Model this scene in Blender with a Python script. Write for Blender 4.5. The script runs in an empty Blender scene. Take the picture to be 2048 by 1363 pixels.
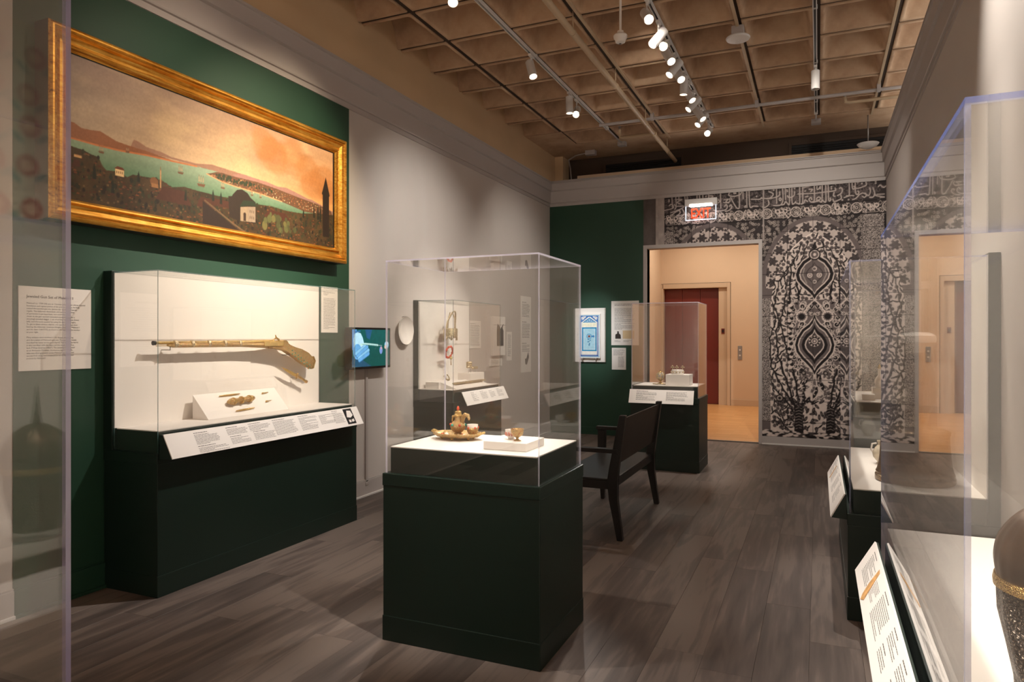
import bpy, bmesh, math, random
import numpy as np
from mathutils import Vector, Matrix

# ---------------------------------------------------------------- camera, world, exposure
SC = bpy.context.scene
COL = SC.collection
TH = math.atan(613.0 / 1395.0)
cam_d = bpy.data.cameras.new('camera')
cam = bpy.data.objects.new('camera', cam_d)
COL.objects.link(cam)
cam.location = (0, 0, 1.5)
cam.rotation_euler = (math.pi / 2, 0, TH)
cam_d.sensor_width = 36.0
cam_d.lens = 36.0 * 1395.0 / 2048.0
cam_d.shift_y = -5.5 / 2048.0
cam_d.clip_start = 0.02
cam_d.clip_end = 100
SC.camera = cam
world = bpy.data.worlds.new('world')
SC.world = world
world.use_nodes = True
world.node_tree.nodes['Background'].inputs[0].default_value = (1.0, 0.95, 0.89, 1)
world.node_tree.nodes['Background'].inputs[1].default_value = 1.6
SC.view_settings.view_transform = 'Standard'
SC.view_settings.look = 'None'
SC.view_settings.exposure = 0.0
SC.view_settings.gamma = 1.0
SC.view_settings.use_curve_mapping = False
SC.cycles.max_bounces = 12
SC.cycles.diffuse_bounces = 5
SC.cycles.glossy_bounces = 5
SC.cycles.transparent_max_bounces = 28
SC.cycles.sample_clamp_indirect = 6.0
SC.cycles.use_denoising = True

rnd = random.Random(7)
nrs = np.random.RandomState(11)

def lin(c):
    if isinstance(c, str):
        c = [int(c[i:i + 2], 16) for i in (0, 2, 4)]
    return tuple(((v / 255.0) / 12.92 if v / 255.0 <= 0.04045 else ((v / 255.0 + 0.055) / 1.055) ** 2.4) for v in c)

# seen track lamps, then unseen and added beams: (mount x, mount y, aim point, watts, cone degrees)
KEY = 3.6
SPOTS_MAIN = [   # centre track, x = -1.35
    (5.95, (0.45, 2.3, 0.8), 60, 40), (6.42, (-3.6, 4.1, .6), 15, 36), (6.58, (0.45, 1.7, 0.9), 55, 36),
    (6.88, (0.45, 4.8, 0.8), 60, 34), (7.22, (-3.6, 5.2, .6), 12, 34), (7.4, (0.5, 5.4, 0.9), 45, 32),
    (7.75, (-1.5, 7.9, 0.9), 60, 30), (8.05, (0.5, 7.2, 1.0), 45, 34), (8.4, (-3.8, 6.9, 1.2), 60, 30),
    (8.8, (0.55, 8.0, 1.4), 35, 36), (9.05, (-3.45, 7.2, 1.0), 40, 30), (9.62, (-1.55, 3.2, 0.95), 120, 16)]
UNSEEN_LAMPS = [  # x, y, aim, watts, cone: unseen lamps without fixtures, several added for brightness
    (-1.35, 4.6, (-3.8, 4.4, 2.6), 160, 50, (1, .81, .56)), (-1.35, 3.5, (-3.8, 3.5, 2.65), 70, 52, (1, .82, .62)),
    (-1.35, 4.75, (-3.7, 3.8, 1.25), 170, 50, (1, .93, .86), .018),
    (-.03, 2.2, (-1.6, 3.2, 1.0), 170, 24), (-1.35, 4.9, (-1.6, 3.25, .95), 110, 26), (-2.7, 2.0, (-1.6, 3.2, 1.0), 90, 26),
    (-1.35, 0.6, (.5, 1.6, 1.0), 90, 44), (-1.35, 1.6, (.5, 2.3, 1.0), 80, 40), (-.03, 4.6, (.78, 3.6, 2.6), 70, 70), (-.03, 5.8, (.6, 4.6, .9), 90, 36), (-.03, 3.2, (.7, 4.9, 1.0), 90, 36), (-.03, .8, (.5, 1.8, .8), 130, 40), (-.03, 6.6, (-1.5, 8.2, .95), 120, 20), (-.03, 8.4, (.7, 7.2, 1.1), 50, 40),
    (-.03, 6.0, (-.3, 10.4, 2.3), 150, 58), (-1.35, 6.0, (-2.2, 10.4, 3.2), 70, 64), (-2.7, 7.0, (-3.25, 10.4, 1.6), 170, 18, (.92, .97, 1.0)), (-1.35, 5.5, (-3.9, 6.6, 1.9), 110, 60), (-1.35, 6.2, (-3.8, 6.9, 1.4), 110, 34), (-1.35, 7.8, (-3.9, 9.2, 1.8), 90, 60),
    (-1.35, -1.0, (-1.0, -3.0, 0.0), 300, 90, (1, .90, .78), .1), (-1.35, -1.6, (.8, -2.2, 1.8), 300, 90, (1, .90, .78), .1), (-1.35, -1.8, (-1.4, -4.0, 2.0), 300, 90, (1, .90, .78), .1)]  # added fill behind the camera, bounced off floor and walls
LOBBY_W = 26
# ---------------------------------------------------------------- materials
class NT:
    def __init__(s, name):
        s.m = bpy.data.materials.new(name)
        s.m.use_nodes = True
        s.t = s.m.node_tree
        s.b = s.t.nodes['Principled BSDF']
        s.out = s.t.nodes['Material Output']
    def n(s, ty, **k):
        nd = s.t.nodes.new(ty)
        for a, v in k.items():
            if a.startswith('i_'):
                nd.inputs[a[2:].replace('_', ' ')].default_value = v
            else:
                setattr(nd, a, v)
        return nd
    def l(s, a, b):
        s.t.links.new(a, b)
    def coord(s, scale=(1, 1, 1), kind='Object'):
        c = s.n('ShaderNodeTexCoord')
        mp = s.n('ShaderNodeMapping')
        mp.inputs['Scale'].default_value = scale
        s.l(c.outputs[kind], mp.inputs['Vector'])
        return mp.outputs[0]
    def noise(s, vec, scale, detail=3, rough=0.5):
        nd = s.n('ShaderNodeTexNoise')
        nd.inputs['Scale'].default_value = scale
        nd.inputs['Detail'].default_value = detail
        nd.inputs['Roughness'].default_value = rough
        s.l(vec, nd.inputs['Vector'])
        return nd.outputs['Fac']
    def ramp(s, fac, stops):
        r = s.n('ShaderNodeValToRGB')
        e = r.color_ramp.elements
        while len(e) < len(stops):
            e.new(0.5)
        for i, (p, c) in enumerate(stops):
            e[i].position = p
            e[i].color = (*c, 1)
        s.l(fac, r.inputs[0])
        return r.outputs[0]
    def bump(s, h, strength=0.3, dist=0.005):
        b = s.n('ShaderNodeBump')
        b.inputs['Strength'].default_value = strength
        b.inputs['Distance'].default_value = dist
        s.l(h, b.inputs['Height'])
        s.l(b.outputs[0], s.b.inputs['Normal'])

def paint(name, col, rough=0.6, var=0.06, scale=3, bump=0.05, metal=0.0, spec=0.5):
    s = NT(name)
    c = lin(col)
    v = s.coord()
    f = s.noise(v, scale, 4)
    s.l(s.ramp(f, [(0.3, tuple(x * (1 - var) for x in c)), (0.7, tuple(min(1, x * (1 + var)) for x in c))]), s.b.inputs['Base Color'])
    s.b.inputs['Roughness'].default_value = rough
    s.b.inputs['Metallic'].default_value = metal
    s.b.inputs['Specular IOR Level'].default_value = spec
    if bump:
        s.bump(s.noise(v, scale * 60, 2), bump, 0.002)
    return s.m

def emit(name, col, strength):
    s = NT(name)
    s.b.inputs['Base Color'].default_value = (*lin(col), 1)
    s.b.inputs['Emission Color'].default_value = (*lin(col), 1)
    s.b.inputs['Emission Strength'].default_value = strength
    return s.m

def glass(name, tint=(0.985, 0.985, 0.98), r0=0.04, rough=0.0, haze=0.0):
    s = NT(name)
    s.t.nodes.remove(s.b)
    g = s.n('ShaderNodeNewGeometry')
    d = s.n('ShaderNodeVectorMath', operation='DOT_PRODUCT')
    s.l(g.outputs['Incoming'], d.inputs[0])
    s.l(g.outputs['Normal'], d.inputs[1])
    a = s.n('ShaderNodeMath', operation='ABSOLUTE')
    s.l(d.outputs['Value'], a.inputs[0])
    o = s.n('ShaderNodeMath', operation='SUBTRACT', use_clamp=True)
    o.inputs[0].default_value = 1.0
    s.l(a.outputs[0], o.inputs[1])
    p = s.n('ShaderNodeMath', operation='POWER')
    s.l(o.outputs[0], p.inputs[0])
    p.inputs[1].default_value = 5.0
    m = s.n('ShaderNodeMath', operation='MULTIPLY_ADD')
    s.l(p.outputs[0], m.inputs[0])
    m.inputs[1].default_value = 1 - r0
    m.inputs[2].default_value = r0
    tr = s.n('ShaderNodeBsdfTransparent')
    tr.inputs[0].default_value = (*tint, 1)
    gl = s.n('ShaderNodeBsdfGlossy')
    gl.inputs['Roughness'].default_value = rough
    gl.inputs['Color'].default_value = (1, 1, 1, 1)
    mx = s.n('ShaderNodeMixShader')
    s.l(m.outputs[0], mx.inputs[0])
    s.l(tr.outputs[0], mx.inputs[1])
    s.l(gl.outputs[0], mx.inputs[2])
    last = mx.outputs[0]
    if haze:
        df = s.n('ShaderNodeBsdfDiffuse')
        df.inputs[0].default_value = (0.85, 0.83, 0.8, 1)
        m2 = s.n('ShaderNodeMixShader')
        m2.inputs[0].default_value = haze
        s.l(last, m2.inputs[1])
        s.l(df.outputs[0], m2.inputs[2])
        last = m2.outputs[0]
    s.l(last, s.out.inputs['Surface'])
    return s.m

def edge_mat(name, col, trans=0.3):
    s = NT(name)
    s.t.nodes.remove(s.b)
    tr = s.n('ShaderNodeBsdfTransparent')
    tr.inputs[0].default_value = (0.9, 0.9, 0.95, 1)
    df = s.n('ShaderNodeBsdfDiffuse')
    df.inputs[0].default_value = (*lin(col), 1)
    tl = s.n('ShaderNodeBsdfTranslucent')
    tl.inputs[0].default_value = (*lin(col), 1)
    gl = s.n('ShaderNodeBsdfGlossy')
    gl.inputs['Roughness'].default_value = 0.25
    a = s.n('ShaderNodeAddShader')
    s.l(df.outputs[0], a.inputs[0])
    s.l(tl.outputs[0], a.inputs[1])
    m1 = s.n('ShaderNodeMixShader')
    m1.inputs[0].default_value = 0.25
    s.l(a.outputs[0], m1.inputs[1])
    s.l(gl.outputs[0], m1.inputs[2])
    m2 = s.n('ShaderNodeMixShader')
    m2.inputs[0].default_value = trans
    s.l(m1.outputs[0], m2.inputs[1])
    s.l(tr.outputs[0], m2.inputs[2])
    s.l(m2.outputs[0], s.out.inputs['Surface'])
    return s.m

def colour_attr(name, rough=0.6, emission=0.0, spec=0.3, bumpscale=0, metal=0):
    s = NT(name)
    a = s.n('ShaderNodeAttribute')
    a.attribute_name = 'Col'
    s.l(a.outputs['Color'], s.b.inputs['Base Color'])
    s.b.inputs['Roughness'].default_value = rough
    s.b.inputs['Specular IOR Level'].default_value = spec
    if emission:
        s.l(a.outputs['Color'], s.b.inputs['Emission Color'])
        s.b.inputs['Emission Strength'].default_value = emission
        s.b.inputs['Base Color'].default_value = (0, 0, 0, 1)
        s.t.links.remove(s.b.inputs['Base Color'].links[0])
    if bumpscale:
        s.bump(s.noise(s.coord(), bumpscale, 2), 0.15, 0.002)
    return s.m

def filigree(name, c1, c2, c3, scale=120, rough=0.3, metal=0.9, gems=()):
    s = NT(name)
    v = s.coord()
    vo = s.n('ShaderNodeTexVoronoi')
    vo.inputs['Scale'].default_value = scale
    vo.inputs['Randomness'].default_value = 0.7
    s.l(v, vo.inputs['Vector'])
    nz = s.noise(v, scale * 0.6, 4, 0.7)
    mx = s.n('ShaderNodeMath', operation='MULTIPLY_ADD')
    s.l(nz, mx.inputs[0])
    mx.inputs[1].default_value = 0.7
    s.l(vo.outputs['Distance'], mx.inputs[2])
    col = s.ramp(mx.outputs[0], [(0.42, lin(c1)), (0.60, lin(c2)), (0.90, lin(c3))])
    if gems:
        v2 = s.n('ShaderNodeTexVoronoi')
        v2.inputs['Scale'].default_value = scale * 0.35
        s.l(v, v2.inputs['Vector'])
        th = s.n('ShaderNodeMath', operation='LESS_THAN')
        s.l(v2.outputs['Distance'], th.inputs[0])
        th.inputs[1].default_value = 0.26
        gm = s.ramp(v2.outputs['Color'], [(i / max(1, len(gems)), lin(g)) for i, g in enumerate(gems)])
        mm = s.n('ShaderNodeMix', data_type='RGBA')
        s.l(th.outputs[0], mm.inputs['Factor'])
        s.l(col, mm.inputs['A'])
        s.l(gm, mm.inputs['B'])
        col = mm.outputs['Result']
    s.l(col, s.b.inputs['Base Color'])
    s.b.inputs['Metallic'].default_value = metal
    s.b.inputs['Roughness'].default_value = rough
    s.bump(mx.outputs[0], 0.8, 0.003)
    return s.m

M = {}
M['wall'] = paint('grey_wall_paint', 'c4bcb6', 0.75, 0.02, 1.5, 0.08)
M['trim'] = paint('grey_trim_paint', 'b3aba7', 0.55, 0.02, 2)
M['green'] = paint('green_wall_paint', '1d4230', 0.55, 0.05, 2, 0.08)
M['plinth'] = paint('dark_green_plinth_paint', '0d2119', 0.42, 0.05, 2, 0.06)
M['darkgreen'] = paint('dark_green_edge_paint', '0f241b', 0.5)
M['beige'] = paint('beige_plaster', 'cbad88', 0.85, 0.07, 1.2, 0.2)
M['white'] = paint('white_board', 'eae4de', 0.6, 0.01, 3, 0.03)
M['whitepaint'] = paint('white_enamel', 'dcd8d4', 0.4, 0.01, 3, 0.02)
M['cream'] = paint('hall_cream_paint', 'd0b597', 0.8, 0.02, 2)
M['creamtrim'] = paint('hall_trim_paint', 'c2a88b', 0.7, 0.02, 2)
M['red'] = paint('dark_red_lacquer', '6a2219', 0.35, 0.1, 1.0, 0.05)
M['black'] = paint('black_stained_wood', '1a1715', 0.42, 0.15, 6, 0.2)
M['blackplastic'] = paint('black_plastic', '0c0c0d', 0.35, 0.05, 3, 0)
M['leather'] = paint('dark_brown_leather', '2c241f', 0.5, 0.15, 8, 0.3)
M['metal'] = paint('grey_metal', '9b9794', 0.35, 0.03, 3, 0, metal=0.6)
M['darkmetal'] = paint('dark_recess', '15100e', 0.7, 0.1, 3, 0.1)
M['pipe'] = paint('cream_painted_pipe', 'c0a889', 0.5, 0.06, 6, 0.05)
M['darkwall'] = paint('dim_back_wall', '4a3b30', 0.9, 0.1, 2, 0.1)
M['grille'] = paint('dark_grille', '171311', 0.6, 0.1, 2, 0)
M['ink'] = paint('printed_ink', '625b58', 0.8, 0.02, 3, 0)
M['acrylic'] = glass('clear_acrylic', (0.985, 0.983, 0.975), 0.045, 0.0, 0.004)
M['edge'] = edge_mat('acrylic_edge', 'd2cfdf', 0.45)
M['edgesoft'] = edge_mat('soft_blue_acrylic_edge', '878eae', 0.70)
M['edgeblue'] = edge_mat('blue_tinted_acrylic_edge', '4666b8', 0.55)
M['edgemauve'] = edge_mat('mauve_acrylic_edge', '8a83a6', 0.3)
M['edgedark'] = edge_mat('green_glass_edge', '4d6f6c', 0.35)
M['lens'] = emit('lit_lamp_lens', 'fff1dc', 8.0)
M['gold'] = filigree('gold_filigree', '6a4420', 'bd8a45', 'e8c985', 330, 0.27, 0.92, ())
M['goldgem'] = filigree('jewelled_gold', '4a2e17', 'a07240', 'dab981', 300, 0.28, 0.88, ('b0302a', 'e9dccb', '2f9a86', 'c9473a'))
M['silvergem'] = filigree('old_silver_gilt', '33281f', '8a7558', 'dccba8', 170, 0.38, 0.8, ())
M['brass'] = filigree('aged_brass', '54402e', '7a6148', '937a5c', 70, 0.26, 0.85, ())
M['steel'] = paint('dark_brown_steel', '5a4433', 0.34, 0.25, 14, 0.15, metal=0.7)
M['coral'] = paint('coral_red', 'd2512e', 0.35, 0.2, 60, 0.1)
M['porcelain'] = paint('white_porcelain', 'f0e9e2', 0.15, 0.01, 3, 0)
M['turquoise'] = paint('turquoise_stone', '3fb0a0', 0.2, 0.1, 60, 0)
M['print'] = colour_attr('printed_mural', 0.7, 0, 0.2)
M['canvas'] = colour_attr('oil_painted_canvas', 0.45, 0, 0.4, 500)
M['glaze'] = colour_attr('glazed_tile_face', 0.2, 0, 0.5)
M['screen'] = colour_attr('lit_screen_image', 0.2, 1.0, 0.4)
M['cloth'] = colour_attr('embroidered_cloth', 0.9, 0, 0.1, 300)

def m_frame():
    s = NT('gilded_frame_wood')
    v = s.coord((1, 1, 1))
    n1 = s.noise(v, 9, 6, 0.7)
    v2 = s.coord((60, 3, 60))
    n2 = s.noise(v2, 1.2, 4, 0.6)
    mx = s.n('ShaderNodeMath', operation='MULTIPLY_ADD')
    s.l(n1, mx.inputs[0])
    mx.inputs[1].default_value = 0.5
    s.l(n2, mx.inputs[2])
    c = s.ramp(mx.outputs[0], [(0.45, lin('6b3d12')), (0.68, lin('c98a2e')), (0.95, lin('e7b75a'))])
    s.l(c, s.b.inputs['Base Color'])
    s.b.inputs['Metallic'].default_value = 0.75
    s.b.inputs['Roughness'].default_value = 0.36
    s.bump(mx.outputs[0], 0.35, 0.004)
    return s.m
M['frame'] = m_frame()

def m_concrete():
    s = NT('rough_concrete')
    v = s.coord(kind='Object')
    n1 = s.noise(v, 2.2, 6, 0.65)
    oi = s.n('ShaderNodeObjectInfo')
    ad = s.n('ShaderNodeMath', operation='MULTIPLY_ADD')
    s.l(oi.outputs['Random'], ad.inputs[0])
    ad.inputs[1].default_value = 0.22
    s.l(n1, ad.inputs[2])
    c = s.ramp(ad.outputs[0], [(0.35, lin('9c7f66')), (0.6, lin('bf9f82')), (0.85, lin('d2b698'))])
    s.l(c, s.b.inputs['Base Color'])
    s.b.inputs['Roughness'].default_value = 0.9
    s.b.inputs['Specular IOR Level'].default_value = 0.2
    s.bump(s.noise(v, 60, 5, 0.7), 0.35, 0.006)
    return s.m
M['concrete'] = m_concrete()
M['rib'] = paint('dark_concrete_joint', '3d2e22', 0.9, 0.15, 3, 0.2)  # dark brown joint colour, dirty gaps between coffers

def m_plank():
    s = NT('grey_brown_oak_plank')
    oi = s.n('ShaderNodeObjectInfo')
    c = s.n('ShaderNodeTexCoord')
    off = s.n('ShaderNodeVectorMath', operation='MULTIPLY_ADD')
    cb = s.n('ShaderNodeCombineXYZ')
    s.l(oi.outputs['Random'], cb.inputs[0])
    s.l(oi.outputs['Random'], cb.inputs[1])
    s.l(cb.outputs[0], off.inputs[0])
    off.inputs[1].default_value = (37, 53, 11)
    s.l(c.outputs['Object'], off.inputs[2])
    mp = s.n('ShaderNodeMapping')
    mp.inputs['Scale'].default_value = (22, 1.3, 1)
    s.l(off.outputs[0], mp.inputs['Vector'])
    n1 = s.noise(mp.outputs[0], 1.6, 7, 0.62)
    mp2 = s.n('ShaderNodeMapping')
    mp2.inputs['Scale'].default_value = (5, 0.6, 1)
    s.l(off.outputs[0], mp2.inputs['Vector'])
    w = s.n('ShaderNodeTexNoise')
    w.inputs['Scale'].default_value = 1.5
    w.inputs['Distortion'].default_value = 1.2
    s.l(mp2.outputs[0], w.inputs['Vector'])
    a = s.n('ShaderNodeMath', operation='MULTIPLY_ADD')
    s.l(n1, a.inputs[0])
    a.inputs[1].default_value = 0.5
    s.l(w.outputs['Fac'], a.inputs[2])
    a2 = s.n('ShaderNodeMath', operation='MULTIPLY_ADD')
    s.l(oi.outputs['Random'], a2.inputs[0])
    a2.inputs[1].default_value = 0.28
    s.l(a.outputs[0], a2.inputs[2])
    col = s.ramp(a2.outputs[0], [(0.55, lin('4f4641')), (0.85, lin('665a54')), (1.15 / 1.2, lin('786b63'))])
    s.l(col, s.b.inputs['Base Color'])
    s.b.inputs['Roughness'].default_value = 0.5
    s.b.inputs['Specular IOR Level'].default_value = 0.4
    s.bump(n1, 0.12, 0.002)
    return s.m
M['plank'] = m_plank()

def m_parquet():
    s = NT('honey_parquet')
    v = s.coord((1, 1, 1))
    b = s.n('ShaderNodeTexBrick')
    b.inputs['Scale'].default_value = 1.0
    b.inputs['Brick Width'].default_value = 0.5
    b.inputs['Row Height'].default_value = 0.09
    b.inputs['Mortar Size'].default_value = 0.0015
    b.inputs['Color1'].default_value = (*lin('dca86e'), 1)
    b.inputs['Color2'].default_value = (*lin('cf985c'), 1)
    b.inputs['Mortar'].default_value = (*lin('a87440'), 1)
    s.l(v, b.inputs['Vector'])
    s.l(b.outputs['Color'], s.b.inputs['Base Color'])
    s.b.inputs['Roughness'].default_value = 0.35
    return s.m
M['parquet'] = m_parquet()

# ---------------------------------------------------------------- geometry helpers
def sm(p, k=4):
    """Catmull-Rom through the points of a profile or stroke"""
    out = []
    for i in range(len(p) - 1):
        a = p[max(i - 1, 0)]; b = p[i]; c = p[i + 1]; d = p[min(i + 2, len(p) - 1)]
        for j in range(k):
            t = j / k
            out.append(tuple(0.5 * (2 * b[q] + (c[q] - a[q]) * t + (2 * a[q] - 5 * b[q] + 4 * c[q] - d[q]) * t * t + (3 * b[q] - a[q] - 3 * c[q] + d[q]) * t ** 3) for q in range(len(b))))
    out.append(tuple(p[-1]))
    return out

class MB:
    def __init__(s):
        s.bm = bmesh.new()
        s.mi = 0
    def box(s, x0, x1, y0, y1, z0, z1, bevel=0.0, mi=None):
        r = bmesh.ops.create_cube(s.bm, size=1.0)
        vs = r['verts']
        for v in vs:
            v.co = Vector(((x0 + x1) / 2 + v.co.x * (x1 - x0), (y0 + y1) / 2 + v.co.y * (y1 - y0), (z0 + z1) / 2 + v.co.z * (z1 - z0)))
        fs = set(f for v in vs for f in v.link_faces)
        for f in fs:
            f.material_index = s.mi if mi is None else mi
        if bevel:
            es = list(set(e for v in vs for e in v.link_edges))
            bmesh.ops.bevel(s.bm, geom=es, offset=bevel, segments=2, affect='EDGES', profile=0.6)
        return s
    def poly(s, pts, mi=None):
        vs = [s.bm.verts.new(p) for p in pts]
        f = s.bm.faces.new(vs)
        f.material_index = s.mi if mi is None else mi
        return f
    def prism(s, pts, off, mi=None):
        """closed outline pts extruded by vector off"""
        off = Vector(off)
        a = [s.bm.verts.new(p) for p in pts]
        b = [s.bm.verts.new(Vector(p) + off) for p in pts]
        n = len(pts)
        fs = [s.bm.faces.new(list(reversed(a))), s.bm.faces.new(b)]
        for i in range(n):
            fs.append(s.bm.faces.new((a[i], a[(i + 1) % n], b[(i + 1) % n], b[i])))
        for f in fs:
            f.material_index = s.mi if mi is None else mi
        return s
    def tube(s, pts, rad, n=10, caps=True, squash=1.0, mi=None):
        pts = [Vector(p) for p in pts]
        if not isinstance(rad, (list, tuple)):
            rad = [rad] * len(pts)
        rings = []
        up = Vector((0, 0, 1))
        prev = None
        for i, p in enumerate(pts):
            d = (pts[min(i + 1, len(pts) - 1)] - pts[max(i - 1, 0)]).normalized()
            if prev is None:
                a = d.cross(up)
                if a.length < 1e-3:
                    a = d.cross(Vector((1, 0, 0)))
            else:
                a = prev - d * prev.dot(d)
            a.normalize()
            prev = a
            b = d.cross(a)
            rings.append([s.bm.verts.new(p + (a * math.cos(2 * math.pi * k / n) + b * math.sin(2 * math.pi * k / n) * squash) * rad[i]) for k in range(n)])
        for i in range(len(rings) - 1):
            for k in range(n):
                f = s.bm.faces.new((rings[i][k], rings[i][(k + 1) % n], rings[i + 1][(k + 1) % n], rings[i + 1][k]))
                f.smooth = True
                f.material_index = s.mi if mi is None else mi
        if caps:
            for r, rv in ((rings[0], True), (rings[-1], False)):
                f = s.bm.faces.new(list(reversed(r)) if not rv else r)
                f.material_index = s.mi if mi is None else mi
        return s
    def lathe(s, prof, c=(0, 0, 0), n=24, flute=None, sx=1.0, sy=1.0, mi=None):
        """prof = [(r, z)...]; flute = (count, depth)"""
        c = Vector(c)
        rings = []
        for r, z in prof:
            if r < 1e-5:
                rings.append([s.bm.verts.new(c + Vector((0, 0, z)))])
            else:
                ring = []
                for k in range(n):
                    a = 2 * math.pi * k / n
                    rr = r * (1 + (flute[1] * math.cos(flute[0] * a) if flute else 0))
                    ring.append(s.bm.verts.new(c + Vector((rr * math.cos(a) * sx, rr * math.sin(a) * sy, z))))
                rings.append(ring)
        for i in range(len(rings) - 1):
            a, b = rings[i], rings[i + 1]
            if len(a) == 1 and len(b) == 1:
                continue
            for k in range(n):
                k2 = (k + 1) % n
                if len(a) == 1:
                    f = s.bm.faces.new((a[0], b[k2], b[k]))
                elif len(b) == 1:
                    f = s.bm.faces.new((a[k], a[k2], b[0]))
                else:
                    f = s.bm.faces.new((a[k], a[k2], b[k2], b[k]))
                f.smooth = True
                f.material_index = s.mi if mi is None else mi
        return s
    def ball(s, c, r, n=10, sz=1.0, mi=None):
        pr = [(r * math.sin(math.pi * i / 6), -r * sz * math.cos(math.pi * i / 6)) for i in range(7)]
        pr[0] = (0, pr[0][1])
        pr[-1] = (0, pr[-1][1])
        return s.lathe(pr, c, n, mi=mi)
    def build(s, name, mats, parent=None):
        me = bpy.data.meshes.new(name)
        bmesh.ops.recalc_face_normals(s.bm, faces=s.bm.faces[:])
        for e in s.bm.edges:
            if len(e.link_faces) == 2 and e.calc_face_angle(0) > 0.75:
                e.smooth = False
        s.bm.to_mesh(me)
        s.bm.free()
        if not isinstance(mats, (list, tuple)):
            mats = [mats]
        for m in mats:
            me.materials.append(m)
        o = bpy.data.objects.new(name, me)
        COL.objects.link(o)
        if parent is not None:
            put(o, parent)
        return o

def wmat(o):
    m = o.matrix_basis.copy()
    p = o.parent
    while p is not None:
        m = p.matrix_basis @ m
        p = p.parent
    return m

def put(o, parent):
    """parent o; mesh data was written in world coordinates, so undo the parent's placement"""
    inv = wmat(parent).inverted()
    o.parent = parent
    if o.type == 'MESH' and not o.get('_local'):
        o.data.transform(inv)
    else:
        o.matrix_basis = inv @ o.matrix_basis

def tag(o, label=None, cat=None, group=None, kind=None):
    if label: o['label'] = label
    if cat: o['category'] = cat
    if group: o['group'] = group
    if kind: o['kind'] = kind
    return o

def thing(name, label, cat, loc=(0, 0, 0), group=None):
    o = bpy.data.objects.new(name, None)
    COL.objects.link(o)
    o.empty_display_size = 0.1
    o.location = loc
    return tag(o, label, cat, group)

def struct(o):
    o['kind'] = 'structure'
    return o

def sbox(name, dims, mat, bevel=0, parent=None):
    o = MB().box(*dims, bevel=bevel).build(name, mat, parent)
    return struct(o) if parent is None else o

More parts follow.
